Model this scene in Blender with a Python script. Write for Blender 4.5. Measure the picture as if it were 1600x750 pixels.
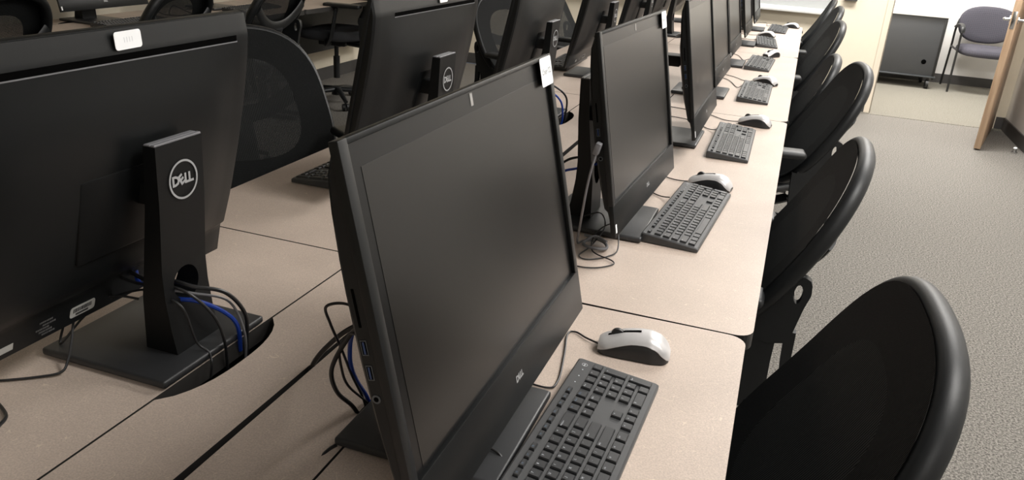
import bpy, bmesh, math, random
from mathutils import Vector, Matrix

for o in list(bpy.data.objects):
    bpy.data.objects.remove(o, do_unlink=True)
SC = bpy.context.scene
COL = SC.collection
PI = math.pi
R_ = math.radians
random.seed(7)

# ------------------------------------------------------------------ camera
def make_camera():
    f, yaw, pitch, roll = 1250.72, R_(18.207), R_(21.832), R_(3.926)
    fw = Vector((-math.sin(yaw)*math.cos(pitch), math.cos(yaw)*math.cos(pitch), -math.sin(pitch)))
    r0 = Vector((math.cos(yaw), math.sin(yaw), 0)); u0 = r0.cross(fw)
    r = math.cos(roll)*r0 + math.sin(roll)*u0
    u = -math.sin(roll)*r0 + math.cos(roll)*u0
    cd = bpy.data.cameras.new('camera'); cam = bpy.data.objects.new('camera', cd)
    COL.objects.link(cam)
    m = Matrix.Identity(4)
    for i in range(3):
        m[i][0] = r[i]; m[i][1] = u[i]; m[i][2] = -fw[i]
    m.translation = Vector((0, 0, 1.38))
    cam.matrix_world = m
    cd.sensor_fit = 'HORIZONTAL'; cd.sensor_width = 36; cd.lens = f/1600*36
    cd.clip_start = .02; cd.clip_end = 60
    SC.camera = cam
make_camera()

# ------------------------------------------------------------------ light
W = bpy.data.worlds.new('world'); SC.world = W; W.use_nodes = True
W.node_tree.nodes['Background'].inputs[0].default_value = (.75, .8, .9, 1)
W.node_tree.nodes['Background'].inputs[1].default_value = .10
SC.view_settings.view_transform = 'Standard'
SC.view_settings.look = 'None'
SC.view_settings.gamma = 1
SC.view_settings.exposure = 0.0
SC.view_settings.use_curve_mapping = False
CEIL = 2.75
def ceiling_lamp(x, y, power, sx=1.2, sy=.6, col=(1, .975, .94)):
    l = bpy.data.lights.new('ceiling_lamp', 'AREA'); l.shape = 'RECTANGLE'
    l.size = sx; l.size_y = sy; l.energy = power; l.color = col
    o = bpy.data.objects.new('ceiling_lamp', l); COL.objects.link(o)
    o.location = (x, y, CEIL-.03)
    return o
for (x, y, p) in ((1.1, -1.2, 22), (1.1, 1.3, 58), (.95, 3.6, 68), (.75, 6.2, 118),
                  (-.9, 6.7, 30)):  # this one is an added lamp, put in to brighten the end wall
    ceiling_lamp(x, y, p)
ceiling_lamp(1.3, 8.7, 135)

# ------------------------------------------------------------------ materials
def lin(c):
    return tuple(((v/255)/12.92 if v/255 <= .04045 else ((v/255+.055)/1.055)**2.4) for v in c)
def mat(name, col, rough=.5, metal=0, spec=.5, nscale=None, namt=.0, bump=0, bscale=400):
    m = bpy.data.materials.new(name); m.use_nodes = True
    nt = m.node_tree; b = nt.nodes['Principled BSDF']
    b.inputs['Base Color'].default_value = (*col, 1)
    b.inputs['Roughness'].default_value = rough
    b.inputs['Metallic'].default_value = metal
    b.inputs['Specular IOR Level'].default_value = spec
    tc = nt.nodes.new('ShaderNodeTexCoord')
    if nscale:
        n = nt.nodes.new('ShaderNodeTexNoise'); n.inputs['Scale'].default_value = nscale
        n.inputs['Detail'].default_value = 4
        nt.links.new(tc.outputs['Object'], n.inputs['Vector'])
        mx = nt.nodes.new('ShaderNodeMixRGB'); mx.blend_type = 'MIX'
        mx.inputs[1].default_value = (*[max(0, c*(1-namt)) for c in col], 1)
        mx.inputs[2].default_value = (*[min(1, c*(1+namt)) for c in col], 1)
        nt.links.new(n.outputs['Fac'], mx.inputs[0]); nt.links.new(mx.outputs[0], b.inputs['Base Color'])
    if bump:
        n2 = nt.nodes.new('ShaderNodeTexNoise'); n2.inputs['Scale'].default_value = bscale
        nt.links.new(tc.outputs['Object'], n2.inputs['Vector'])
        bp = nt.nodes.new('ShaderNodeBump'); bp.inputs['Strength'].default_value = bump
        bp.inputs['Distance'].default_value = .001
        nt.links.new(n2.outputs['Fac'], bp.inputs['Height']); nt.links.new(bp.outputs[0], b.inputs['Normal'])
    return m
M = {}
M['plastic'] = mat('black_plastic', (.0058, .0066, .0070), .40, spec=.28, nscale=60, namt=.12, bump=.04, bscale=2500)
M['stand'] = mat('stand_plastic', (.004, .0046, .005), .44, spec=.26, nscale=40, namt=.1, bump=.15, bscale=1500)
M['base'] = mat('base_plastic', (.026, .027, .029), .36, spec=.5, nscale=40, namt=.1, bump=.15, bscale=1500)
M['dark'] = mat('dark_void', (.0015, .0015, .0015), .9, spec=.02, nscale=30, namt=.2)
M['port'] = mat('port_metal', (.10, .11, .12), .35, .6, nscale=90, namt=.1)
M['usb'] = mat('usb_blue', (.02, .045, .13), .4, nscale=90, namt=.1)
M['screen'] = mat('screen_glass', (.010, .0090, .0080), .28, spec=.38, nscale=5, namt=.08)
M['screenedge'] = mat('screen_border', (.004, .004, .0042), .30, spec=.30, nscale=5, namt=.08)
M['logo'] = mat('logo_silver', (.42, .43, .44), .45, .3, nscale=90, namt=.05)
M['lens'] = mat('webcam_lens', (.30, .29, .28), .3, nscale=90, namt=.05)
M['sticker'] = mat('white_sticker', (.86, .87, .88), .5, nscale=60, namt=.03)
M['ink'] = mat('ink', (.05, .05, .05), .6, nscale=60, namt=.1)
M['inkpale'] = mat('pale_ink', (.55, .56, .58), .6, nscale=60, namt=.1)
M['greysticker'] = mat('grey_sticker', (.42, .42, .40), .5, nscale=60, namt=.08)
M['whiteink'] = mat('white_print', (.35, .35, .35), .5, nscale=60, namt=.1)
M['kb'] = mat('keyboard_case', (.045, .046, .048), .45, nscale=60, namt=.1, bump=.1, bscale=1500)
M['key'] = mat('key_plastic', (.024, .025, .027), .38, nscale=80, namt=.1, bump=.1, bscale=1500)
M['legend'] = mat('key_legend', (.55, .58, .62), .5, nscale=60, namt=.05)
M['legendblue'] = mat('key_legend_blue', (.10, .17, .27), .5, nscale=60, namt=.05)
M['silver'] = mat('mouse_silver', (.56, .55, .55), .34, .25, nscale=300, namt=.05)
M['mouseblk'] = mat('mouse_black', (.016, .016, .017), .4, nscale=60, namt=.1)
M['cable'] = mat('black_cable', (.012, .012, .013), .4, nscale=60, namt=.1)
M['bluecable'] = mat('blue_cable', (.012, .05, .34), .35, nscale=60, namt=.12)
M['greycable'] = mat('grey_cable', (.16, .16, .17), .4, nscale=60, namt=.1)
M['rim'] = mat('chair_rim_plastic', (.008, .009, .010), .44, spec=.36, nscale=30, namt=.12, bump=.1, bscale=900)
M['chairpl'] = mat('chair_plastic', (.010, .011, .012), .45, nscale=30, namt=.12, bump=.2, bscale=900)
M['seat'] = mat('seat_fabric', (.035, .036, .040), .85, nscale=700, namt=.4, bump=.6, bscale=900)
M['chrome'] = mat('chrome', (.62, .62, .62), .22, 1, nscale=20, namt=.04)
M['blackmetal'] = mat('black_metal', (.02, .02, .02), .4, .3, nscale=30, namt=.1)
M['deskedge'] = mat('desk_edge_band', (.030, .028, .026), .5, nscale=30, namt=.1)
M['deskmetal'] = mat('desk_leg_metal', (.05, .05, .05), .45, .4, nscale=30, namt=.1)
M['tray'] = mat('cable_tray_metal', (.035, .032, .030), .5, .2, nscale=30, namt=.1)
M['modesty'] = mat('modesty_panel', (.03, .03, .03), .5, nscale=30, namt=.1)
M['cream'] = mat('cream_wall_paint', (.74, .67, .54), .75, nscale=9, namt=.03, bump=.25, bscale=250)
M['white'] = mat('white_wall_paint', (.78, .76, .73), .75, nscale=9, namt=.03, bump=.25, bscale=250)
M['ceil'] = mat('ceiling_tile', (.55, .55, .54), .9, nscale=120, namt=.08, bump=.4, bscale=200)
M['grimy'] = mat('frame_wear', (.20, .17, .13), .6, nscale=40, namt=.5)
M['skirt'] = mat('dark_rubber_skirting', (.065, .062, .060), .55, nscale=20, namt=.1)
M['board'] = mat('whiteboard_surface', (.50, .52, .52), .35, nscale=4, namt=.04)
M['tray_white'] = mat('board_tray', (.72, .72, .70), .35, .2, nscale=40, namt=.1)
M['cab'] = mat('cabinet_laminate', (.045, .047, .050), .55, nscale=150, namt=.12)
M['labelgrey'] = mat('box_grey', (.06, .06, .06), .5, nscale=20, namt=.1)
M['lamtop'] = mat('white_laminate', (.78, .78, .76), .4, nscale=20, namt=.03)
M['doorframe'] = mat('door_frame_paint', (.72, .64, .52), .5, nscale=10, namt=.04)

def laminate(name, col):
    m = bpy.data.materials.new(name); m.use_nodes = True
    nt = m.node_tree; b = nt.nodes['Principled BSDF']
    b.inputs['Roughness'].default_value = .42; b.inputs['Specular IOR Level'].default_value = .4
    tc = nt.nodes.new('ShaderNodeTexCoord')
    n = nt.nodes.new('ShaderNodeTexNoise'); n.inputs['Scale'].default_value = 420; n.inputs['Detail'].default_value = 3
    n3 = nt.nodes.new('ShaderNodeTexNoise'); n3.inputs['Scale'].default_value = 7; n3.inputs['Detail'].default_value = 3
    cr = nt.nodes.new('ShaderNodeValToRGB')
    cr.color_ramp.elements[0].position = .3; cr.color_ramp.elements[0].color = (*[c*.84 for c in col], 1)
    cr.color_ramp.elements[1].position = .7; cr.color_ramp.elements[1].color = (*[min(1, c*1.12) for c in col], 1)
    nt.links.new(tc.outputs['Object'], n.inputs['Vector']); nt.links.new(n.outputs['Fac'], cr.inputs[0])
    nt.links.new(tc.outputs['Object'], n3.inputs['Vector'])
    mx0 = nt.nodes.new('ShaderNodeMixRGB'); mx0.blend_type = 'MULTIPLY'; mx0.inputs[0].default_value = .25
    nt.links.new(cr.outputs[0], mx0.inputs[1]); nt.links.new(n3.outputs['Fac'], mx0.inputs[2])
    last = mx0
    # thin curly pale fibres: contour lines of a noise, kept only in scattered spots
    for k, sc in enumerate((38, 46)):
        mp = nt.nodes.new('ShaderNodeMapping'); mp.inputs['Location'].default_value = (k*3.7, k*1.9, 0)
        mp.inputs['Scale'].default_value = (1, 1.0, 0.01)
        nt.links.new(tc.outputs['Object'], mp.inputs['Vector'])
        a = nt.nodes.new('ShaderNodeTexNoise'); a.inputs['Scale'].default_value = sc; a.inputs['Detail'].default_value = .6
        nt.links.new(mp.outputs[0], a.inputs['Vector'])
        s = nt.nodes.new('ShaderNodeMath'); s.operation = 'SUBTRACT'; s.inputs[1].default_value = .5
        nt.links.new(a.outputs['Fac'], s.inputs[0])
        ab = nt.nodes.new('ShaderNodeMath'); ab.operation = 'ABSOLUTE'; nt.links.new(s.outputs[0], ab.inputs[0])
        lt = nt.nodes.new('ShaderNodeMath'); lt.operation = 'LESS_THAN'; lt.inputs[1].default_value = .0045
        nt.links.new(ab.outputs[0], lt.inputs[0])
        v = nt.nodes.new('ShaderNodeTexNoise'); v.inputs['Scale'].default_value = 75+k*12; v.inputs['Detail'].default_value = 0
        nt.links.new(mp.outputs[0], v.inputs['Vector'])
        g = nt.nodes.new('ShaderNodeMath'); g.operation = 'GREATER_THAN'; g.inputs[1].default_value = .62
        nt.links.new(v.outputs['Fac'], g.inputs[0])
        mu = nt.nodes.new('ShaderNodeMath'); mu.operation = 'MULTIPLY'
        nt.links.new(lt.outputs[0], mu.inputs[0]); nt.links.new(g.outputs[0], mu.inputs[1])
        mu2 = nt.nodes.new('ShaderNodeMath'); mu2.operation = 'MULTIPLY'; mu2.inputs[1].default_value = .38
        nt.links.new(mu.outputs[0], mu2.inputs[0])
        mx = nt.nodes.new('ShaderNodeMixRGB'); mx.inputs[2].default_value = (.85, .74, .58, 1)
        nt.links.new(mu2.outputs[0], mx.inputs[0]); nt.links.new(last.outputs[0], mx.inputs[1])
        last = mx
    nt.links.new(last.outputs[0], b.inputs['Base Color'])
    return m
M['desk'] = laminate('desk_laminate', (.585, .482, .41))

def carpet(name, c1, c2):
    m = bpy.data.materials.new(name); m.use_nodes = True
    nt = m.node_tree; b = nt.nodes['Principled BSDF']
    b.inputs['Roughness'].default_value = .95; b.inputs['Specular IOR Level'].default_value = .1
    tc = nt.nodes.new('ShaderNodeTexCoord')
    mp = nt.nodes.new('ShaderNodeMapping'); mp.inputs['Scale'].default_value = (1, 1, .1)
    nt.links.new(tc.outputs['Object'], mp.inputs['Vector'])
    n = nt.nodes.new('ShaderNodeTexNoise'); n.inputs['Scale'].default_value = 420; n.inputs['Detail'].default_value = 2
    nt.links.new(mp.outputs[0], n.inputs['Vector'])
    n2 = nt.nodes.new('ShaderNodeTexNoise'); n2.inputs['Scale'].default_value = 140; n2.inputs['Detail'].default_value = 3
    nt.links.new(mp.outputs[0], n2.inputs['Vector'])
    ad = nt.nodes.new('ShaderNodeMath'); ad.operation = 'ADD'
    nt.links.new(n.outputs['Fac'], ad.inputs[0]); nt.links.new(n2.outputs['Fac'], ad.inputs[1])
    cr = nt.nodes.new('ShaderNodeValToRGB')
    ml = nt.nodes.new('ShaderNodeMath'); ml.operation = 'MULTIPLY'; ml.inputs[1].default_value = .5
    nt.links.new(ad.outputs[0], ml.inputs[0]); nt.links.new(ml.outputs[0], cr.inputs[0])
    cr.color_ramp.elements[0].position = .41; cr.color_ramp.elements[0].color = (*c1, 1)
    cr.color_ramp.elements[1].position = .60; cr.color_ramp.elements[1].color = (*c2, 1)
    nt.links.new(cr.outputs[0], b.inputs['Base Color'])
    bp = nt.nodes.new('ShaderNodeBump'); bp.inputs['Strength'].default_value = .4; bp.inputs['Distance'].default_value = .002
    nt.links.new(n.outputs['Fac'], bp.inputs['Height']); nt.links.new(bp.outputs[0], b.inputs['Normal'])
    return m
M['carpet'] = carpet('grey_carpet', (.062, .058, .053), (.29, .272, .245))
M['carpet2'] = carpet('beige_carpet', (.09, .084, .070), (.30, .283, .24))

def wood(name, c1, c2):
    m = bpy.data.materials.new(name); m.use_nodes = True
    nt = m.node_tree; b = nt.nodes['Principled BSDF']; b.inputs['Roughness'].default_value = .4
    tc = nt.nodes.new('ShaderNodeTexCoord'); mp = nt.nodes.new('ShaderNodeMapping')
    mp.inputs['Scale'].default_value = (14, 14, 1)
    nt.links.new(tc.outputs['Object'], mp.inputs['Vector'])
    n = nt.nodes.new('ShaderNodeTexNoise'); n.inputs['Scale'].default_value = 3; n.inputs['Detail'].default_value = 6
    nt.links.new(mp.outputs[0], n.inputs['Vector'])
    cr = nt.nodes.new('ShaderNodeValToRGB')
    cr.color_ramp.elements[0].position = .35; cr.color_ramp.elements[0].color = (*c1, 1)
    cr.color_ramp.elements[1].position = .65; cr.color_ramp.elements[1].color = (*c2, 1)
    nt.links.new(n.outputs['Fac'], cr.inputs[0]); nt.links.new(cr.outputs[0], b.inputs['Base Color'])
    return m
M['wood'] = wood('door_veneer', (.34, .225, .14), (.46, .325, .215))

def mesh_fabric(name, col, hole, pitch=.0036, axis='Y'):
    """ribbed net: see-through between the ribs"""
    m = bpy.data.materials.new(name); m.use_nodes = True
    nt = m.node_tree; b = nt.nodes['Principled BSDF']; out = nt.nodes['Material Output']
    b.inputs['Roughness'].default_value = .7; b.inputs['Specular IOR Level'].default_value = .15
    tc = nt.nodes.new('ShaderNodeTexCoord')
    w = nt.nodes.new('ShaderNodeTexWave'); w.bands_direction = axis; w.inputs['Scale'].default_value = 2*PI/(20*pitch)
    w.inputs['Distortion'].default_value = .0
    nt.links.new(tc.outputs['Object'], w.inputs['Vector'])
    w2 = nt.nodes.new('ShaderNodeTexWave'); w2.bands_direction = 'Z'; w2.inputs['Scale'].default_value = 2*PI/(20*.0032)
    nt.links.new(tc.outputs['Object'], w2.inputs['Vector'])
    cr = nt.nodes.new('ShaderNodeValToRGB')
    cr.color_ramp.elements[0].position = .25; cr.color_ramp.elements[0].color = (*[c*.35 for c in col], 1)
    cr.color_ramp.elements[1].position = .8; cr.color_ramp.elements[1].color = (*[c*1.5 for c in col], 1)
    nt.links.new(w.outputs['Fac'], cr.inputs[0]); nt.links.new(cr.outputs[0], b.inputs['Base Color'])
    bp = nt.nodes.new('ShaderNodeBump'); bp.inputs['Strength'].default_value = .5; bp.inputs['Distance'].default_value = .002
    nt.links.new(w.outputs['Fac'], bp.inputs['Height']); nt.links.new(bp.outputs[0], b.inputs['Normal'])
    if hole:
        tr = nt.nodes.new('ShaderNodeBsdfTransparent'); mx = nt.nodes.new('ShaderNodeMixShader')
        mu = nt.nodes.new('ShaderNodeMath'); mu.operation = 'MULTIPLY'
        nt.links.new(w.outputs['Fac'], mu.inputs[0]); nt.links.new(w2.outputs['Fac'], mu.inputs[1])
        g = nt.nodes.new('ShaderNodeMath'); g.operation = 'LESS_THAN'; g.inputs[1].default_value = hole
        nt.links.new(mu.outputs[0], g.inputs[0])
        nt.links.new(g.outputs[0], mx.inputs[0]); nt.links.new(b.outputs[0], mx.inputs[1]); nt.links.new(tr.outputs[0], mx.inputs[2])
        nt.links.new(mx.outputs[0], out.inputs['Surface'])
    return m
M['net'] = mesh_fabric('chair_net', (.0042, .0049, .0052), .0)
M['netwin'] = mesh_fabric('chair_net_window', (.013, .0138, .0140), .0025, .0052)
M['netdense'] = mesh_fabric('chair_net_dense', (.011, .0122, .0125), 0, .0052)

def weave(name, c1, c2):
    m = bpy.data.materials.new(name); m.use_nodes = True
    nt = m.node_tree; b = nt.nodes['Principled BSDF']; b.inputs['Roughness'].default_value = .9
    tc = nt.nodes.new('ShaderNodeTexCoord')
    ck = nt.nodes.new('ShaderNodeTexChecker'); ck.inputs['Scale'].default_value = 80
    mp = nt.nodes.new('ShaderNodeMapping'); mp.inputs['Rotation'].default_value = (0, R_(45), 0)
    nt.links.new(tc.outputs['Object'], mp.inputs['Vector']); nt.links.new(mp.outputs[0], ck.inputs['Vector'])
    ck.inputs['Color1'].default_value = (*c1, 1); ck.inputs['Color2'].default_value = (*c2, 1)
    nt.links.new(ck.outputs[0], b.inputs['Base Color'])
    return m
M['purple'] = weave('purple_grey_fabric', (.050, .048, .062), (.070, .067, .084))

# ------------------------------------------------------------------ mesh helpers
class MB:
    def __init__(s): s.v = []; s.f = []; s.m = []
    def add(s, vs, fs, mi=0):
        n = len(s.v); s.v += [tuple(v) for v in vs]
        for f in fs: s.f.append(tuple(i+n for i in f)); s.m.append(mi)
        return s
    def box(s, x0, x1, y0, y1, z0, z1, mi=0, T=None):
        vs = [Vector((x, y, z)) for z in (z0, z1) for y in (y0, y1) for x in (x0, x1)]
        if T: vs = [T @ v for v in vs]
        return s.add(vs, [(0, 2, 3, 1), (4, 5, 7, 6), (0, 1, 5, 4), (2, 6, 7, 3), (0, 4, 6, 2), (1, 3, 7, 5)], mi)
    def bevbox(s, x0, x1, y0, y1, z0, z1, r=.003, seg=2, mi=0, T=None):
        bm = bmesh.new(); bmesh.ops.create_cube(bm, size=1)
        for v in bm.verts:
            v.co = Vector(((x0+x1)/2+v.co.x*(x1-x0), (y0+y1)/2+v.co.y*(y1-y0), (z0+z1)/2+v.co.z*(z1-z0)))
        bmesh.ops.bevel(bm, geom=bm.edges[:], offset=min(r, .49*min(x1-x0, y1-y0, z1-z0)), segments=seg, profile=.5, affect='EDGES')
        s.frombm(bm, mi, T); bm.free(); return s
    def frombm(s, bm, mi=0, T=None):
        bm.verts.index_update()
        vs = [(T @ v.co) if T else v.co.copy() for v in bm.verts]
        s.add(vs, [tuple(v.index for v in f.verts) for f in bm.faces], mi)
    def prism(s, pts, z0, z1, mi=0, T=None):
        """pts counter-clockwise in xy"""
        n = len(pts)
        vs = [Vector((p[0], p[1], z0)) for p in pts]+[Vector((p[0], p[1], z1)) for p in pts]
        if T: vs = [T @ v for v in vs]
        fs = [tuple(range(n-1, -1, -1)), tuple(range(n, 2*n))]+[(i, (i+1) % n, n+(i+1) % n, n+i) for i in range(n)]
        return s.add(vs, fs, mi)
    def cyl(s, p0, p1, r0, r1=None, n=16, mi=0, caps=True):
        p0 = Vector(p0); p1 = Vector(p1); r1 = r0 if r1 is None else r1
        d = (p1-p0).normalized(); a = d.orthogonal().normalized(); b = d.cross(a)
        vs = []
        for p, r in ((p0, r0), (p1, r1)):
            for i in range(n):
                t = 2*PI*i/n; vs.append(p+a*math.cos(t)*r+b*math.sin(t)*r)
        fs = [(i, (i+1) % n, n+(i+1) % n, n+i) for i in range(n)]
        if caps: fs += [tuple(range(n-1, -1, -1)), tuple(range(n, 2*n))]
        return s.add(vs, fs, mi)
    def tube(s, pts, r, n=8, mi=0, closed=False, ell=None, upv=None, caps=True):
        """sweep; r number or list; ell=(a,b) elliptical radii with upv direction for b"""
        P = [Vector(p) for p in pts]; N = len(P)
        rr = r if isinstance(r, (list, tuple)) else [r]*N
        prev = None; rings = []
        for i in range(N):
            if closed: t = (P[(i+1) % N]-P[i-1]).normalized()
            else: t = (P[min(i+1, N-1)]-P[max(i-1, 0)]).normalized()
            if upv is not None:
                uvv = Vector(upv[i] if isinstance(upv, list) else upv)
                b = (uvv-t*uvv.dot(t)).normalized(); a = t.cross(b).normalized()
            else:
                if prev is None: a = t.orthogonal().normalized()
                else:
                    a = prev-t*prev.dot(t)
                    a = a.normalized() if a.length > 1e-6 else t.orthogonal().normalized()
                b = t.cross(a); prev = a
            ea, eb = ell if ell else (1, 1)
            rings.append([P[i]+a*math.cos(2*PI*k/n)*rr[i]*ea+b*math.sin(2*PI*k/n)*rr[i]*eb for k in range(n)])
        vs = [v for ring in rings for v in ring]; fs = []
        for i in range(N if closed else N-1):
            j = (i+1) % N
            for k in range(n):
                k2 = (k+1) % n; fs.append((i*n+k, i*n+k2, j*n+k2, j*n+k))
        if not closed and caps:
            fs += [tuple(range(n-1, -1, -1)), tuple((N-1)*n+k for k in range(n))]
        return s.add(vs, fs, mi)
    def grid(s, fn, nu, nv, mi=0, T=None, flip=False):
        vs = []
        for j in range(nv+1):
            for i in range(nu+1):
                v = Vector(fn(i/nu, j/nv)); vs.append(T @ v if T else v)
        fs = []
        for j in range(nv):
            for i in range(nu):
                a = j*(nu+1)+i; q = (a, a+1, a+nu+2, a+nu+1); fs.append(q[::-1] if flip else q)
        return s.add(vs, fs, mi)
    def sphere(s, c, r, sx=1, sy=1, sz=1, nu=14, nv=8, mi=0):
        c = Vector(c)
        return s.grid(lambda u, v: c+Vector((sx*r*math.sin(PI*v)*math.cos(2*PI*u), sy*r*math.sin(PI*v)*math.sin(2*PI*u), -sz*r*math.cos(PI*v))), nu, nv, mi)
    def mesh(s, name, mats, smooth=True, angle=35):
        me = bpy.data.meshes.new(name); me.from_pydata(s.v, [], s.f)
        for m in (mats if isinstance(mats, (list, tuple)) else [mats]): me.materials.append(m)
        for p, mi in zip(me.polygons, s.m): p.material_index = mi
        bm = bmesh.new(); bm.from_mesh(me)
        bmesh.ops.remove_doubles(bm, verts=bm.verts[:], dist=2e-6)
        bmesh.ops.recalc_face_normals(bm, faces=bm.faces[:])
        if smooth:
            ca = math.radians(angle)
            for f in bm.faces: f.smooth = True
            for e in bm.edges:
                e.smooth = not (len(e.link_faces) != 2 or e.calc_face_angle(0) > ca)
        bm.to_mesh(me); bm.free(); me.update()
        return me
    def build(s, name, mats, parent=None, smooth=True, angle=35, M4=None):
        o = bpy.data.objects.new(name, s.mesh(name, mats, smooth, angle)); COL.objects.link(o)
        if parent: o.parent = parent
        if M4 is not None: o.matrix_local = M4
        return o

def tag(o, label, cat=None, group=None, kind=None):
    if label: o['label'] = label
    if cat: o['category'] = cat
    if group: o['group'] = group
    if kind: o['kind'] = kind
    return o
def empty(name, loc=(0, 0, 0), rz=0):
    o = bpy.data.objects.new(name, None); COL.objects.link(o)
    o.empty_display_size = .05; o.location = loc; o.rotation_euler = (0, 0, rz); return o
def struct(o, label=None):
    o['kind'] = 'structure'
    if label: o['label'] = label
    return o
def copy_tree(o, parent=None):
    c = o.copy(); COL.objects.link(c)
    if parent is not None:
        c.parent = parent; c.matrix_parent_inverse = o.matrix_parent_inverse.copy()
    for ch in list(o.children): copy_tree(ch, c)
    return c
def cr(pts, n=8, closed=False):
    P = [Vector(p) for p in pts]; out = []
    N = len(P)
    rng = range(N if closed else N-1)
    for i in rng:
        if closed: p0, p1, p2, p3 = P[i-1], P[i], P[(i+1) % N], P[(i+2) % N]
        else: p0, p1, p2, p3 = P[max(i-1, 0)], P[i], P[i+1], P[min(i+2, N-1)]
        for k in range(n):
            t = k/n
            out.append(.5*((2*p1)+(-p0+p2)*t+(2*p0-5*p1+4*p2-p3)*t*t+(-p0+3*p1-3*p2+p3)*t**3))
    if not closed: out.append(P[-1])
    return out
def interp(tab, x):
    if x <= tab[0][0]: return tab[0][1]
    for (a, b), (c, d) in zip(tab, tab[1:]):
        if x <= c: return b+(d-b)*(x-a)/(c-a)
    return tab[-1][1]
def smooth01(t):
    t = max(0, min(1, t)); return t*t*(3-2*t)
_gl = {}
def text_geo(s, size=1, bold=0):
    """(verts, faces) of a flat text in xy, centred"""
    k = (s, bold)
    if k not in _gl:
        cu = bpy.data.curves.new('t', 'FONT'); cu.body = s; cu.size = 1; cu.align_x = 'CENTER'; cu.align_y = 'CENTER'
        cu.offset = bold; cu.resolution_u = 2
        o = bpy.data.objects.new('t', cu); COL.objects.link(o)
        dg = bpy.context.evaluated_depsgraph_get(); me = o.evaluated_get(dg).to_mesh()
        _gl[k] = ([v.co.copy() for v in me.vertices], [tuple(p.vertices) for p in me.polygons])
        o.evaluated_get(dg).to_mesh_clear(); bpy.data.objects.remove(o); bpy.data.curves.remove(cu)
    vs, fs = _gl[k]
    return [v*size for v in vs], fs
def add_text(mb, s, size, T, mi=0, bold=0):
    vs, fs = text_geo(s, size, bold); mb.add([T @ v for v in vs], fs, mi)
def dell(mb, h, T, mi=0):
    """silver word: D, slanted E, L, L in letters of height h"""
    k = h/.72
    xs = 0
    for ch, dx, rot, dy in (('D', -1.08, 0, 0), ('E', -.28, .52, 0), ('L', .44, 0, 0), ('L', 1.00, 0, 0)):
        add_text(mb, ch, k, T @ Matrix.Translation((dx*h, dy, 0)) @ Matrix.Rotation(rot, 4, 'Z'), mi, .045)
    return mb

# ------------------------------------------------------------------ room
XL, XR, YB, YF = -3.76, 1.75, 7.62, -3.2
def flat(name, x0, x1, y0, y1, z0, z1, m, label=None, parent=None):
    o = MB().box(x0, x1, y0, y1, z0, z1).build(name, m, parent, smooth=False)
    return struct(o, label)
flat('floor', XL-.1, XR+.1, YF-.1, 7.56, -.06, 0, M['carpet'], 'grey speckled loop carpet of the computer room')
fl = flat('floor_alcove', .1, 3.3, 7.56, 10.1, -.06, .003, M['carpet2'], 'beige carpet of the alcove beyond the doorway')
flat('ceiling', XL-.1, 3.3, YF-.1, 10.1, CEIL, CEIL+.05, M['ceil'])
flat('wall_left', XL-.1, XL, YF, YB+.1, 0, CEIL, M['cream'])
flat('wall_front', XL-.1, XR+.1, YF-.1, YF, 0, CEIL, M['cream'])
flat('wall_right', XR, XR+.1, YF, YB+.12, 0, CEIL, M['white'])
wb = MB().box(XL, .655, YB, YB+.12, 0, CEIL).box(.655, 1.68, YB, YB+.12, 2.1, CEIL).box(1.68, XR, YB, YB+.12, 0, CEIL)
struct(wb.build('wall_back', M['cream'], smooth=False), 'cream painted end wall beside the doorway')
flat('wall_alcove', .1, 3.3, 9.95, 10.05, 0, CEIL, M['white'], 'white wall at the back of the alcove')
flat('wall_alcove_left', .1, .2, YB+.12, 9.95, 0, CEIL, M['white'])
flat('wall_alcove_right', 3.2, 3.3, YB+.12, 9.95, 0, CEIL, M['white'])
fr = MB().box(.655, .705, YB-.012, YB+.132, 0, 2.1).box(1.64, 1.68, YB-.012, YB+.132, 0, 2.1).box(.655, 1.68, YB-.012, YB+.132, 2.1, 2.15)
frame = struct(fr.build('trim_1', M['doorframe'], smooth=False), 'cream painted metal frame of the doorway')
w_ = MB().box(.7000, .7085, YB-.0135, YB-.006, .0, 2.1).box(.7045, .7065, YB+.03, YB+.07, .38, .44)
w_.build('strike_plate', M['grimy'], frame, smooth=False)
bb = MB().box(XL, XL+.012, 0, YB, 0, .1)
struct(bb.build('baseboard_left', M['skirt'], smooth=False))
struct(MB().box(XL, .655, YB-.012, YB, 0, .1).box(1.68, XR, YB-.012, YB, 0, .1).build('baseboard_back', M['skirt'], smooth=False))
struct(MB().box(XR-.012, XR, 0, YB, 0, .1).build('baseboard_right', M['skirt'], smooth=False))
struct(MB().box(.2, 3.2, 9.938, 9.95, 0, .1).build('baseboard_alcove', M['skirt'], smooth=False))
# whiteboard and tray on the end wall
wbd = empty('whiteboard', (-1.6, YB, .80)); tag(wbd, 'grey whiteboard with a pale marker tray above the far end of the desks', 'whiteboard')
MB().bevbox(-1.75, 1.80, -.012, 0, .01, 1.2, .003).build('board', M['board'], wbd)
MB().bevbox(-1.78, 1.83, -.018, 0, 1.2, 1.235, .004).bevbox(1.80, 1.83, -.018, 0, .0, 1.2, .004).build('frame', M['tray_white'], wbd)
tr = MB().bevbox(-1.78, 1.83, -.075, 0, -.012, .0, .003).bevbox(-1.78, 1.83, -.08, -.068, -.012, .012, .003).bevbox(-1.78, 1.83, -.02, 0, 0, .03, .004)
tr.build('marker_tray', M['tray_white'], wbd)
tag(MB().bevbox(.31, .413, YB-.05, YB, .918, 1.10, .005).build('wall_box', M['labelgrey']), 'black box fixed to the cream wall at the top edge of the photo', 'wall box')

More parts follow.
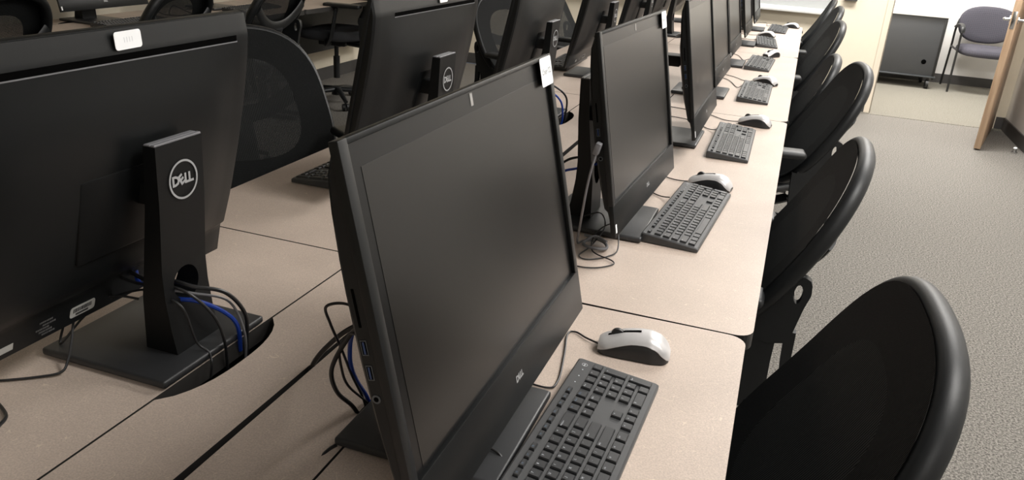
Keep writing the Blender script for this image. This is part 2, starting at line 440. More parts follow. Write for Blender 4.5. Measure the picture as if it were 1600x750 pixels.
# door leaf, opened towards the room
dvec = Vector((1.40-1.642, 6.645-7.57)).normalized()
door = empty('door_1', (1.642, 7.57, .012), math.atan2(dvec.y, dvec.x)); struct(door, 'wood veneer door standing open at the doorway')
MB().bevbox(0, .955, -.022, .022, 0, 2.06, .002).build('door_leaf', M['wood'], door)
hd = MB()
for sgn in (-1, 1):
    hd.cyl((.895, sgn*.022, .93), (.895, sgn*.030, .93), .028, n=20)
    hd.cyl((.895, sgn*.030, .93), (.895, sgn*.062, .93), .010, n=12)
    hd.tube(cr([(.895, sgn*.060, .93), (.86, sgn*.064, .93), (.80, sgn*.060, .928)], 5), [.010]*6+[.009]*5, n=10)
hd.build('door_handle', M['chrome'], door)
MB().bevbox(.9545, .957, -.013, .013, .87, .99, .001).cyl((.955, 0, .93), (.965, 0, .93), .008, n=10).build('latch_plate', M['chrome'], door)
hg = MB()
for z in (.25, 1.03, 1.8): hg.cyl((0, -.028, z-.05), (0, -.028, z+.05), .007, n=10)
hg.build('hinge', M['chrome'], door)
ds = empty('door_stop', (1.665, 6.72, 0)); tag(ds, 'small white and metal door stop on the carpet by the right wall', 'door stop')
MB().cyl((0, 0, 0), (0, 0, .012), .022, n=16).cyl((0, 0, .012), (0, 0, .035), .012, n=12).build('stop_body', M['chrome'], ds)
MB().sphere((0, 0, .038), .014, sz=.7).build('stop_pad', M['sticker'], ds)

# ------------------------------------------------------------------ desks
def rounded(x0, x1, y0, y1, r, corners, n=6):
    """ccw outline; corners: set of (sx, sy) to round"""
    pts = []
    for (cx, cy, a0, key) in ((x1, y0, -90, (1, -1)), (x1, y1, 0, (1, 1)), (x0, y1, 90, (-1, 1)), (x0, y0, 180, (-1, -1))):
        if key in corners:
            ox = cx-key[0]*r; oy = cy-key[1]*r
            for k in range(n+1):
                a = R_(a0+90*k/n); pts.append((ox+math.cos(a)*r, oy+math.sin(a)*r))
        else: pts.append((cx, cy))
    return pts
def add_top(mb, pts, z0=.710, z1=.740):
    """laminate face (0) on top, dark edge band (1)"""
    n = len(pts)
    mb.add([(x, y, z0) for x, y in pts]+[(x, y, z1) for x, y in pts],
           [tuple(range(n-1, -1, -1))]+[(i, (i+1) % n, n+(i+1) % n, n+i) for i in range(n)], 1)
    mb.add([(x, y, z1) for x, y in pts], [tuple(range(n))], 0)
def make_desk(L, label, group, loc, rz, cuts, half=.135, deep=.040):
    """local: origin on the floor at the front edge centre; front edge at x=0, rear at x=-.606; cuts: grommet centres"""
    t = empty('computer_desk', loc, rz); tag(t, label, 'desk', group)
    h = L/2-.002
    mb = MB(); add_top(mb, rounded(-.466, 0, -h, h, .03, {(1, 1), (1, -1)})); mb.build('desktop', [M['desk'], M['deskedge']], t, smooth=False)
    # rear panel with cable cut-outs along its front edge
    pts = [(-.606, h), (-.606, -h), (-.4695, -h)]
    for c in sorted(cuts):
        for k in range(15):
            a = k/14; y = c-half+2*half*a
            d = deep*(1-abs(2*a-1)**2.6)**.8 if 0 < a < 1 else 0
            pts.append((-.4695-d, y))
    pts.append((-.4695, h))
    # triangulation-friendly: build as strips
    mb = MB(); front = pts[2:]
    for (x0, y0), (x1, y1) in zip(front, front[1:]):
        mb.add([(-.606, y0, .740), (x0, y0, .740), (x1, y1, .740), (-.606, y1, .740)], [(0, 1, 2, 3)], 0)
        mb.add([(-.606, y0, .715), (x0, y0, .715), (x1, y1, .715), (-.606, y1, .715)], [(3, 2, 1, 0)], 1)
        mb.add([(x0, y0, .715), (x1, y1, .715), (x1, y1, .740), (x0, y0, .740)], [(0, 1, 2, 3)], 1)
        mb.add([(-.606, y0, .715), (-.606, y1, .715), (-.606, y1, .740), (-.606, y0, .740)], [(3, 2, 1, 0)], 1)
    for y, sgn in ((-h, 1), (h, -1)):
        mb.add([(-.606, y, .715), (-.4695, y, .715), (-.4695, y, .740), (-.606, y, .740)], [(0, 1, 2, 3)], 1)
    mb.build('rear_panel', [M['desk'], M['deskedge']], t, smooth=False)
    MB().box(-.595, -.42, -h+.05, h-.05, .60, .604).box(-.595, -.592, -h+.05, h-.05, .60, .712).box(-.423, -.42, -h+.05, h-.05, .60, .66).build('cable_tray', M['tray'], t, smooth=False)
    MB().bevbox(-.418, -.404, -h+.06, h-.06, .33, .708, .002).build('modesty_panel', M['modesty'], t)
    for sg in (-1, 1):
        y = sg*(h-.07)
        MB().bevbox(-.35, -.28, y-.014, y+.014, .03, .690, .004).bevbox(-.54, -.08, y-.012, y+.012, .690, .709, .003).build('leg', M['deskmetal'], t)
        MB().bevbox(-.56, -.06, y-.02, y+.02, .008, .035, .006).build('foot', M['deskmetal'], t)
    return t
DL = 1.836; S0 = 1.290
wordsA = ['nearest desk of the right-hand row, under the closest keyboard and mouse',
          'second desk of the right-hand row, between the two cross seams',
          'third desk of the right-hand row, beyond the second cross seam',
          'fourth desk of the right-hand row, under its sixth and seventh keyboards']
wordsB = ['nearest desk of the middle row, under the big black screen back at left',
          'second desk of the middle row, beyond the seam behind the nearest screen back',
          'third desk of the middle row, beyond the second cross seam',
          'fourth desk of the middle row, farthest from the camera']
SP = .9125                       # spacing of the computers
YC = [.8515, 1.742, 2.636, 3.52, 4.435, 5.34, 6.27]          # stand centres, right-hand row
YL = [.8625, 1.775, 2.675, 3.60, 4.50, 5.41, 6.32]           # stand centres, middle row
for k in range(4):
    y0 = S0-DL+k*DL; yc = y0+DL/2
    dx, dr = ((.0, R_(.6)) if k == 0 else (0, 0))
    cuts = [c-yc for c in YC if y0+.15 < c < y0+DL-.15]
    make_desk(DL, 'beige laminate '+wordsA[k], 'desks of the right-hand row', (.020, yc, 0), dr, cuts, .10, .019)
    cuts = [-(c-yc) for c in YL if y0+.15 < c < y0+DL-.15]
    make_desk(DL, 'beige laminate '+wordsB[k], 'desks of the middle row', (-1.2055-.0005, yc, 0), PI, cuts)
wordsC = ['nearest desk along the left wall, at the top left corner', 'second desk along the left wall, behind the mesh chairs', 'third desk along the left wall, farthest from the camera']
for k in range(3):
    yc = 1.0+DL/2+k*DL+ .0
    make_desk(DL, 'beige laminate '+wordsC[k], 'desks along the left wall', (-3.06, yc, 0), 0, [-.46, .46])

# ------------------------------------------------------------------ computers
WD, HT, CH = .578, .403, .067
def back_t(v):     # side thickness behind the front plane against height fraction
    return interp([(0, .007), (.10, .011), (.128, .013), (.145, .019), (.30, .025), (.5, .028), (.70, .028), (.86, .024), (.93, .020), (1, .008)], v)
def back_bump(v):
    return smooth01((v-.10)/.12)*smooth01((.93-v)/.28)
def head_meshes():
    g = {}
    # front frame: four borders (x = depth, 0 is the front plane, +x towards the user)
    mb = MB(); T = WD/2
    mb.bevbox(-.010, 0, -T, T, 0, CH, .0012, 2)
    mb.bevbox(-.010, 0, -T, -T+.015, CH-.003, HT, .0012, 2)
    mb.bevbox(-.010, 0, T-.015, T, CH-.003, HT, .0012, 2)
    mb.bevbox(-.010, 0, -T+.013, T-.013, HT-.006, HT, .0012, 2)
    g['bezel'] = mb.mesh('bezel', M['plastic'])
    mb = MB(); mb.box(-.0095, -.0060, -T+.013, T-.013, CH-.002, HT-.004, 1)
    mb.box(-.0061, -.0056, -T+.036, T-.024, CH+.003, HT-.030, 0)
    g['screen'] = mb.mesh('screen', [M['screen'], M['screenedge']], smooth=False)
    # back shell
    vs = [0, .03, .06, .10, .126, .130, .142, .148, .2, .27, .34, .42, .5, .58, .66, .74, .80, .85, .90, .915]
    vs2 = [.958, .97, .985, 1.0]
    us = [-1, -.985, -.95, -.9, -.84, -.76, -.66, -.5, -.3, -.1, .1, .3, .5, .66, .76, .84, .9, .95, .985, 1]
    Hs = HT-.003; Ts = T-.003
    def d(u, v):
        e = smooth01((1-abs(u))/.42)
        return .003+back_t(v)+.018*e*back_bump(v)-(.006 if abs(u) >= 1 else .0015 if abs(u) > .97 else 0)
    def shell(vals, mb):
        rows = []
        for v in vals:
            row = [(-.008, -Ts, .0015+v*Hs)]+[(-d(u, v), u*Ts, .0015+v*Hs) for u in us]+[(-.008, Ts, .0015+v*Hs)]
            rows.append(row)
        n = len(rows[0])
        mb.add([p for r in rows for p in r], [(j*n+i, j*n+i+1, (j+1)*n+i+1, (j+1)*n+i) for j in range(len(rows)-1) for i in range(n-1)], 0)
        return rows
    mb = MB()
    allv = sorted(set(vs+[.908, .912, .932, .948]+vs2))
    rows = shell(allv, mb)
    # cap top and bottom
    for r in (rows[0], rows[-1]):
        mb.add(list(r), [tuple(range(len(r)))], 0)
    g['back_shell'] = mb.mesh('back_shell', M['plastic'], angle=28)
    # vent slot, long dark strip high on the back, with a highlight painted under it as a paler lip
    def strip(v0, v1, y0, y1, off):
        mb = MB(); P = []
        for v, o in ((v0, off), (v1, off), (v1, -.003), (v0, -.003)): P.append((-d(0, v)-o, .0015+v*Hs))
        mb.add([(x, y, z) for y in (y0, y1) for x, z in P], [(0, 1, 2, 3), (7, 6, 5, 4)]+[(i, (i+1) % 4, 4+(i+1) % 4, 4+i) for i in range(4)])
        return mb
    g['vent_slot'] = strip(.912, .932, -.252, .20, .0004).mesh('vent_slot', M['dark'], smooth=False)
    g['vent_highlight'] = strip(.908, .912, -.253, .201, .0009).mesh('vent_highlight', M['greycable'], smooth=False)
    mb = MB(); xb = -d(0, .55)
    mb.bevbox(xb-.0015, xb+.01, -.062, .062, .118, .235, .004, 2)
    g['mount_plate'] = mb.mesh('mount_plate', M['stand'])
    mb = MB(); mb.bevbox(-.0065, -.0052, -.0035, .0035, HT-.0235, HT-.0085, .0004, 1)
    g['webcam'] = mb.mesh('webcam', M['lens'])
    mb = MB(); T2 = Matrix.Translation((.0006, 0, CH*.52)) @ Matrix(((0, 0, 1, 0), (1, 0, 0, 0), (0, 1, 0, 0), (0, 0, 0, 1)))
    dell(mb, .0085, T2); g['logo'] = mb.mesh('logo', M['logo'], smooth=False)
    # ports on the left side (towards -y)
    def side(z, xx=None): return -.004-back_t(z/Hs)*.55
    mb = MB(); mb.box(side(.258)-.001, side(.258)+.0015, -Ts-.0006, -Ts+.004, .235, .272); g['card_slot'] = mb.mesh('card_slot', M['dark'], smooth=False)
    for nm, z in (('usb_port', .215), ('usb_port2', .190)):
        mb = MB(); x = side(z)
        mb.box(x-.0032, x+.0032, -Ts-.0008, -Ts+.004, z-.0075, z+.0075, 0).box(x-.0024, x+.0024, -Ts-.0010, -Ts+.003, z-.0065, z+.0065, 1).box(x-.001, x+.001, -Ts-.0012, -Ts+.003, z-.006, z+.006, 2)
        g[nm] = mb.mesh('usb_port', [M['port'], M['dark'], M['usb']], smooth=False)
    mb = MB(); x = side(.163); mb.cyl((x, -Ts-.0008, .163), (x, -Ts+.003, .163), .0045, n=16, mi=0).cyl((x, -Ts-.0010, .163), (x, -Ts+.002, .163), .0026, n=12, mi=1)
    g['audio_jack'] = mb.mesh('audio_jack', [M['port'], M['dark']])
    # white sticker, front, top right corner; second size on the back
    def sticker(w, h, txt, size, inkm, bold=0, dy=0):
        mb = MB(); pts = rounded(-w/2, w/2, -h/2, h/2, .004, {(1, 1), (1, -1), (-1, 1), (-1, -1)}, 4)
        mb.prism(pts, 0, .0004, 0); add_text(mb, txt, size, Matrix.Translation((dy, 0, .0005)), 1, bold)
        return mb.mesh('sticker', [M['sticker'], inkm], smooth=False)
    g['sticker'] = sticker
    # small white label on the chin corner
    mb = MB(); mb.bevbox(-.0004, .0005, -T+.006, -T+.014, .008, .026, .0004, 1); g['chin_label'] = mb.mesh('chin_label', M['sticker'])
    # regulatory print and barcode labels low on the back
    mb = MB(); xb = -.0135-.003
    def bk(yy, zz, v): return Matrix.Translation((-d(0, v)-.0004, yy, zz)) @ Matrix(((0, 0, -1, 0), (-1, 0, 0, 0), (0, 1, 0, 0), (0, 0, 0, 1)))
    g['barcode'] = None
    SL = Matrix.Rotation(-.1, 4, 'Y')
    def bk2(yy, v): return Matrix.Translation((-d(0, v)-.0003, yy, .0015+v*Hs)) @ SL @ Matrix(((0, 0, -1, 0), (-1, 0, 0, 0), (0, 1, 0, 0), (0, 0, 0, 1)))
    mb = MB(); Tb = bk2(.012, .045)
    mb.prism(rounded(-.022, .022, -.0085, .0085, .004, {(1, 1), (1, -1), (-1, 1), (-1, -1)}, 4), 0, .0005, 0, Tb)
    random.seed(3); x = -.017
    while x < .016:
        w = random.choice((.0005, .0009, .0012)); mb.prism([(x, -.001), (x+w, -.001), (x+w, .0055), (x, .0055)], .0005, .0008, 1, Tb); x += w+random.choice((.0006, .0010))
    mb.prism([(-.012, -.0062), (.010, -.0062), (.010, -.0028), (-.012, -.0028)], .0005, .0008, 1, Tb)
    g['barcode_label'] = mb.mesh('barcode_label', [M['greysticker'], M['ink']], smooth=False)
    mb = MB(); Tb = bk2(.075, .045)
    random.seed(5)
    for i, z in enumerate((.0095, .004, -.001, -.006, -.011)):
        add_text(mb, '1l1I1l11I1l1Il', .0042, Tb @ Matrix.Translation((.006*math.sin(i*2.1), z, .0003)), 0)
    g['printed_label'] = mb.mesh('printed_label', M['whiteink'], smooth=False)
    Tb = bk2(.135, .04); mb = MB().prism([(-.010, -.008), (.010, -.008), (.010, .002), (-.010, .002)], 0, .0004, 0, Tb)
    g['serial_label'] = mb.mesh('serial_label', M['greysticker'], smooth=False)
    return g
HM = head_meshes()
def stand_meshes():
    g = {}
    mb = MB()   # base plate: front edge at x=+.11
    mb.bevbox(-.111, .111, -.113, .113, .002, .014, .004, 3).box(-.10, .10, -.10, .10, 0, .003)
    g['stand_base'] = mb.mesh('stand_base', M['base'])
    # column profile in x,z with a hole through it for the cables
    back = [(-.074, .325), (-.071, .24), (-.063, .14), (-.064, .10), (-.070, .05), (-.077, .012)]
    front = [(-.054, .330), (-.046, .24), (-.031, .14), (-.024, .10), (-.022, .06), (-.020, .012)]
    hw = .0455
    # build: back face and front face as grids with a round hole (z .112, r .024)
    mb = MB(); nz = 40; ny = 24
    zc, rh = .112, .026
    def xb(z): return interp([(b, a) for a, b in back[::-1]], z)
    def xf(z): return interp([(b, a) for a, b in front[::-1]], z)
    # ring-based mesh: outer rectangle section around the hole, solid blocks above and below
    z0, z1 = .070, .154
    n = 32
    outer = []
    for i in range(8): outer.append((hw, z0+(z1-z0)*i/8))
    for i in range(8): outer.append((hw-2*hw*i/8, z1))
    for i in range(8): outer.append((-hw, z1-(z1-z0)*i/8))
    for i in range(8): outer.append((-hw+2*hw*i/8, z0))
    inner = []
    for y, z in outer:
        a_ = math.atan2(z-zc, y); inner.append((rh*math.cos(a_), zc+rh*math.sin(a_)))
    for fx in (xb, xf):
        mb.add([(fx(z), y, z) for y, z in inner+outer], [(k, (k+1) % n, n+(k+1) % n, n+k) for k in range(n)], 0)
    mb.add([(xb(z), y, z) for y, z in inner]+[(xf(z), y, z) for y, z in inner], [(k, (k+1) % n, n+(k+1) % n, n+k) for k in range(n)], 0)
    for sg in (-1, 1):
        zz = [z0+(z1-z0)*i/8 for i in range(9)]
        mb.add([(xb(z), sg*hw, z) for z in zz]+[(xf(z), sg*hw, z) for z in zz], [(i, i+1, 9+i+1, 9+i) for i in range(8)], 0)
    def block(za, zb_, steps, captop=False):
        zz = [za+(zb_-za)*i/steps for i in range(steps+1)]
        for i in range(steps):
            a, b = zz[i], zz[i+1]
            P = [(xb(a), -hw, a), (xb(a), hw, a), (xf(a), hw, a), (xf(a), -hw, a), (xb(b), -hw, b), (xb(b), hw, b), (xf(b), hw, b), (xf(b), -hw, b)]
            mb.add(P, [(0, 4, 5, 1), (1, 5, 6, 2), (2, 6, 7, 3), (3, 7, 4, 0)], 0)
        if captop: mb.add([(xb(zb_), -hw, zb_), (xb(zb_), hw, zb_), (xf(zb_), hw, zb_), (xf(zb_), -hw, zb_)], [(0, 1, 2, 3)], 0)
    block(.010, z0, 6); block(z1, .328, 10, True)
    g['stand_column'] = mb.mesh('stand_column', M['stand'])
    mb = MB(); mb.bevbox(-.0735, -.0665, -hw-.0004, hw+.0004, .3275, .3310, .001, 1).bevbox(-.0655, -.0545, -hw, hw, .3275, .3305, .001, 1)
    g['column_cap'] = mb.mesh('column_cap', M['greycable'])
    mb = MB()  # arm from column to head
    mb.bevbox(-.058, .015, -.033, .033, .236, .270, .004, 2)
    g['stand_arm'] = mb.mesh('stand_arm', M['stand'])
    mb = MB(); Tb = Matrix.Translation((-.0745, -.002, .272)) @ Matrix(((0, 0, -1, 0), (-1, 0, 0, 0), (0, 1, 0, 0), (0, 0, 0, 1)))
    n = 48
    for k in range(n):
        a0, a1 = 2*PI*k/n, 2*PI*(k+1)/n
        P = [(r*math.cos(a), r*math.sin(a), 0) for r, a in ((.0255, a0), (.0255, a1), (.0285, a1), (.0285, a0))]
        mb.add([Tb @ Vector(p) for p in P], [(0, 1, 2, 3)], 0)
    dell(mb, .0155, Tb @ Matrix.Scale(.92, 4)); g['round_logo'] = mb.mesh('round_logo', M['logo'], smooth=False)
    return g
SM = stand_meshes()
def part(name, me, parent, mloc=None, label=None):
    o = bpy.data.objects.new(name, me); COL.objects.link(o); o.parent = parent
    if mloc is not None: o.matrix_local = mloc
    if label: o['label'] = label
    return o
def make_computer(loc, rz, head, label, group, front_txt=None, back_txt=None, chin=False, labels=False, sdy=0, zs=1):
    """head = (x of the front plane foot, y centre, z bottom, yaw, tilt)"""
    t = empty('all_in_one_computer', loc, rz); tag(t, label, 'computer', group)
    for nm in ('stand_base', 'stand_column', 'column_cap', 'stand_arm', 'round_logo'):
        part(nm, SM[nm], t, None, {'round_logo': 'silver round logo', 'column_cap': 'lighter grey top of the stand'}.get(nm))
    hx, hy, hz, yaw, tilt = head
    H = Matrix.Translation((hx, hy, hz)) @ Matrix.Rotation(yaw, 4, 'Z') @ Matrix.Rotation(-tilt, 4, 'Y') @ Matrix.Diagonal((1, 1, zs, 1))
    names = ['bezel', 'screen', 'back_shell', 'vent_slot', 'vent_highlight', 'mount_plate', 'webcam', 'logo', 'card_slot', 'audio_jack']
    for nm in names: part(nm, HM[nm], t, H)
    part('usb_port', HM['usb_port'], t, H); part('usb_port', HM['usb_port2'], t, H)
    F = Matrix(((0, 0, 1, 0), (1, 0, 0, 0), (0, 1, 0, 0), (0, 0, 0, 1)))
    Bk = Matrix(((0, 0, -1, 0), (-1, 0, 0, 0), (0, 1, 0, 0), (0, 0, 0, 1)))
    if front_txt:
        me = HM['sticker'](.050, .040, front_txt, .012, M['ink'])
        part('sticker', me, t, H @ Matrix.Translation((.0006, WD/2-.030, HT-.022)) @ F, 'white rounded paper sticker')
    if back_txt:
        me = HM['sticker'](.046, .0215, back_txt, .009, M['inkpale'])
        part('sticker', me, t, H @ Matrix.Translation((-.0205, sdy, HT-.013)) @ Matrix.Rotation(.28, 4, 'Y') @ Bk, 'white rounded paper sticker')
    if chin: part('chin_label', HM['chin_label'], t, H)
    if labels:
        part('barcode_label', HM['barcode_label'], t, H); part('printed_label', HM['printed_label'], t, H); part('serial_label', HM['serial_label'], t, H)
    return t
ordn = ['nearest', 'second', 'third', 'fourth', 'fifth', 'sixth', 'farthest']
HA = [(.1060, -.010, .070, -.006, .222), (.0955, .030, .060, -.046, .19), (.1215, .025, .064, -.001, .19),
      (.085, .02, .070, -.01, .19), (.062, .0, .070, -.01, .19), (.06, .03, .070, 0, .19), (.055, .0, .070, 0, .19)]
extraA = ['nearest black all-in-one computer in the right-hand row, its dark screen facing right',
          'second black all-in-one computer in the right-hand row, just past the first cross seam',
          'third black all-in-one computer in the right-hand row, just before the second cross seam',
          'fourth black all-in-one computer in the right-hand row, just beyond the second cross seam',
          'fifth black all-in-one computer in the right-hand row, partly behind the fourth',
          'sixth black all-in-one computer in the right-hand row, its side edge turned to the camera',
          'farthest black all-in-one computer in the right-hand row, next to the whiteboard']
for k in range(7):
    make_computer((-.3525, YC[k], .740), 0, HA[k], extraA[k], 'computers of the right-hand row',
                  front_txt=('User 02' if k == 0 else 'User 03' if k == 1 else None), chin=k > 0)
extraB = ['largest screen back at left, black all-in-one computer on a round-logo stand',
          'second black all-in-one computer seen from the back, behind the nearest screen',
          'third black all-in-one computer seen from the back, left of the dark V gap',
          'fourth black all-in-one computer seen from the back, right of the pale V gap',
          'fifth black all-in-one computer seen from the back, above the second right-hand screen',
          'sixth black all-in-one computer seen from the back, between two rows of screens',
          'farthest black all-in-one computer seen from the back, near the end wall']
HB = [(.066, .0735, .063, 0, .215)]+[(.070, -.012, .064, (.0, .02, .0, .02, -.01, .0)[k], .20) for k in range(6)]
for k in range(7):
    make_computer((-.849, YL[k], .740), PI, HB[k], extraB[k], 'computers of the middle row',
                  back_txt='1111' if k < 3 else None, labels=(k in (0, 3)), sdy=(-.035, -.05, 0)[k] if k < 3 else 0, zs=1.067 if k == 0 else 1.03)
YCc = [2.44, 3.355, 4.29, 5.21]
lc = ['black all-in-one computer facing the camera at the top left corner', 'black all-in-one computer with a white chin label, above the big screen back at left',
      'black all-in-one computer along the left wall, behind the second mesh chair', 'farthest black all-in-one computer along the left wall']
for k in range(1, 4):
    make_computer((-3.50, YCc[k], .740), 0, (.108, 0, .078, 0, .19), lc[k], 'computers along the left wall', chin=True)

# ------------------------------------------------------------------ keyboards
KW, KD = .442, .127
def key_layout():
    """(x0, x1, y0, y1, legend, blue) in metres from the left front corner of the key field; y grows to the back"""
    u = .01895; K = []
    def row(y, items, x=0, d=u):
        for it in items:
            w, t = it if isinstance(it, tuple) else (1, it)
            if t is not None: K.append((x*u, (x+w)*u, y, y+d, t, False))
            x += w
    row(4*u, ['`']+list('1234567890')+['-', '=', (2, 'Backspace')])
    row(3*u, [(1.5, 'Tab')]+list('QWERTYUIOP')+['[', ']', (1.5, '\\')])
    row(2*u, [(1.75, 'Caps')]+list('ASDFGHJKL')+[';', "'", (2.25, 'Enter')])
    row(1*u, [(2.25, 'Shift')]+list('ZXCVBNM')+[',', '.', '/', (2.75, 'Shift')])
    row(0, [(1.25, 'Ctrl'), (1.25, 'o'), (1.25, 'Alt'), (6.25, ' '), (1.25, 'Alt'), (1.25, 'o'), (1.25, '='), (1.25, 'Ctrl')])
    fy = 5*u+.0045; fd = .0115
    row(fy, ['Esc', (1, None), 'F1', 'F2', 'F3', 'F4', (.5, None), 'F5', 'F6', 'F7', 'F8', (.5, None), 'F9', 'F10', 'F11', 'F12'], 0, fd)
    nx = 15.25
    row(fy, ['Prt', 'Scr', 'Brk'], nx, fd)
    row(4*u, ['Ins', 'Home', 'PgUp'], nx); row(3*u, ['Del', 'End', 'PgDn'], nx)
    row(1*u, [(1, None), '^'], nx); row(0, ['<', 'v', '>'], nx)
    px = 18.5
    row(4*u, ['Num', '/', '*', '-'], px); row(3*u, ['7', '8', '9'], px); row(2*u, ['4', '5', '6'], px); row(1*u, ['1', '2', '3'], px)
    row(0, [(2, '0'), '.'], px)
    K.append(((px+3)*u, (px+4)*u, 2*u, 4*u, '+', False)); K.append(((px+3)*u, (px+4)*u, 0, 2*u, 'Enter', False))
    return K, 22.5*u
SLOPE = math.atan2(.012, KD)
KT = Matrix.Translation((0, -KD/2, .0085)) @ Matrix.Rotation(SLOPE, 4, 'X')      # top plane: x centre, y from the front edge
def keycap(mb, x0, x1, y0, y1, mi=0):
    g = .0017; x0 += g; x1 -= g; y0 += g; y1 -= g; h = .0062; t = .0016
    a = [(x0, y0, -.001), (x1, y0, -.001), (x1, y1, -.001), (x0, y1, -.001)]
    b = [(x0+t*.5, y0+t*.5, h*.75), (x1-t*.5, y0+t*.5, h*.75), (x1-t*.5, y1-t*.5, h*.75), (x0+t*.5, y1-t*.5, h*.75)]
    c = [(x0+t, y0+t, h), (x1-t, y0+t, h), (x1-t, y1-t, h), (x0+t, y1-t, h)]
    fs = []
    for o in (0, 4): fs += [(o+i, o+(i+1) % 4, o+4+(i+1) % 4, o+4+i) for i in range(4)]
    fs.append((8, 9, 10, 11)); mb.add([KT @ Vector(p) for p in a+b+c], fs, mi)
KK, KWF = key_layout()
OX, OY = -KWF/2, .0075
KEYM = []
for (x0, x1, y0, y1, t, bl) in KK:
    mb = MB(); keycap(mb, OX+x0, OX+x1, OY+y0, OY+y1)
    sz = .0046 if len(t) == 1 else .0030
    blue = t in ('Ins', 'Home', 'PgUp', 'Prt', 'Scr', 'Brk') or (t.startswith('F') and len(t) > 1)
    add_text(mb, t, sz, KT @ Matrix.Translation((OX+x0+min((x1-x0)/2, .0075), OY+y1-min(.0065, (y1-y0)/2), .00635)), 2 if blue else 1)
    KEYM.append(mb.mesh('key', [M['key'], M['legend'], M['legendblue']], smooth=False))
mb = MB()
for (x0, x1, y0, y1, t, bl) in KK: keycap(mb, OX+x0, OX+x1, OY+y0, OY+y1)
KEYS_ALL = mb.mesh('keys', M['key'], smooth=False)
def kb_case():
    mb = MB()
    o = rounded(-KW/2, KW/2, 0, KD, .004, {(1, 1), (1, -1), (-1, 1), (-1, -1)}, 3); n = len(o)
    top = [KT @ Vector((x, y, 0)) for x, y in o]
    ins = [KT @ Vector((x*.988, KD/2+(y-KD/2)*.96, .0022)) for x, y in o]
    bot = [Vector((p.x, p.y, .002)) for p in top]
    mb.add(top+ins+bot, [(i, (i+1) % n, n+(i+1) % n, n+i) for i in range(n)]+[(2*n+i, 2*n+(i+1) % n, (i+1) % n, i) for i in range(n)]+[tuple(range(n, 2*n)), tuple(range(3*n-1, 2*n-1, -1))], 0)
    # feet
    for x in (-.18, .18):
        mb.box(x-.02, x+.02, -KD/2+.008, -KD/2+.018, 0, .003); mb.box(x-.015, x+.015, KD/2-.02, KD/2-.008, 0, .004)
    return mb.mesh('keyboard_case', M['kb'], angle=30)
KB_CASE = kb_case()
mb = MB()
for i in range(3): mb.cyl(KT @ Vector((OX+(19.2+i)*.01895, .112, .002)), KT @ Vector((OX+(19.2+i)*.01895, .112, .0026)), .0011, n=8)
KB_LED = mb.mesh('indicator_lights', M['legend'])
mb = MB()
c0 = Vector((OX+22.0*.01895, .113, .0024))
for k in range(20):
    a0, a1 = 2*PI*k/20, 2*PI*(k+1)/20
    mb.add([KT @ (c0+Vector((r*math.cos(a), r*math.sin(a), 0))) for r, a in ((.0038, a0), (.0038, a1), (.0044, a1), (.0044, a0))], [(0, 1, 2, 3)])
dell(mb, .0022, KT @ Matrix.Translation(c0))
KB_LOGO = mb.mesh('logo', M['inkpale'], smooth=False)
def make_keyboard(loc, rz, label, group, full, cable=None):
    t = empty('keyboard', loc, rz); tag(t, label, 'keyboard', group)
    part('keyboard_case', KB_CASE, t)
    if full:
        for me in KEYM: part('key', me, t)
        part('logo', KB_LOGO, t); part('indicator_lights', KB_LED, t, None, 'three pale indicator dots')
    else:
        o = part('keys', KEYS_ALL, t); o['kind'] = 'stuff'
    if cable:
        inv = (Matrix.Translation(loc) @ Matrix.Rotation(rz, 4, 'Z')).inverted()
        MB().tube([inv @ Vector(p) for p in cr(cable, 8)], .0016, n=8).build('cable', M['cable'], t)
    return t
ZD = .740
KBS = [(-.172, .838, -2.0), (-.168, 1.861, -3.8), (-.140, 2.664, .8), (-.131, 3.63, .3), (-.165, 4.52, -1.5), (-.185, 5.50, 4), (-.148, 6.39, -1)]
KBL = ['black wired keyboard nearest the camera, with the numpad end beside the silver mouse',
       'second black keyboard in the right-hand row, in front of the second screen',
       'third black keyboard in the right-hand row, just before the second cross seam',
       'fourth black keyboard in the right-hand row, just beyond the second cross seam',
       'fifth black keyboard in the right-hand row, below the mouse with a dark stripe',
       'sixth black keyboard in the right-hand row, with the mouse resting against its far end',
       'farthest black keyboard in the right-hand row, near the whiteboard']
KC = [[(-.235, .79, ZD+.014), (-.245, .787, ZD+.006), (-.262, .795, ZD+.016), (-.30, .80, ZD+.018), (-.36, .80, ZD+.018)],
      [(-.232, 1.95, ZD+.014), (-.26, 1.98, ZD+.004), (-.32, 2.02, ZD+.003), (-.42, 2.0, ZD+.003)],
      [(-.208, 2.78, ZD+.014), (-.24, 2.83, ZD+.003), (-.32, 2.93, ZD+.003), (-.43, 2.95, ZD+.003)],
      [(-.198, 3.72, ZD+.014), (-.22, 3.74, ZD+.003), (-.28, 3.92, ZD+.003), (-.40, 4.0, ZD+.003)],
      [(-.23, 4.60, ZD+.014), (-.26, 4.62, ZD+.003), (-.31, 4.80, ZD+.003), (-.42, 4.9, ZD+.003)],
      [(-.25, 5.6, ZD+.014), (-.27, 5.62, ZD+.003), (-.33, 5.62, ZD+.003), (-.45, 5.7, ZD+.003)],
      [(-.21, 6.55, ZD+.014), (-.24, 6.62, ZD+.003), (-.26, 6.85, ZD+.003), (-.33, 6.75, ZD+.003)]]
for k, (x, y, a) in enumerate(KBS):
    make_keyboard((x, y, ZD), PI/2+R_(a), KBL[k], 'keyboards of the right-hand row', k < 4, KC[k])
make_keyboard((-1.052, 1.832, ZD), -PI/2+R_(0), 'black keyboard left of the nearest screen, on the middle row', 'keyboards of the middle row', True)
make_keyboard((-1.06, 2.72, ZD), -PI/2+R_(2), 'black keyboard behind the third screen back, on the middle row', 'keyboards of the middle row', False)
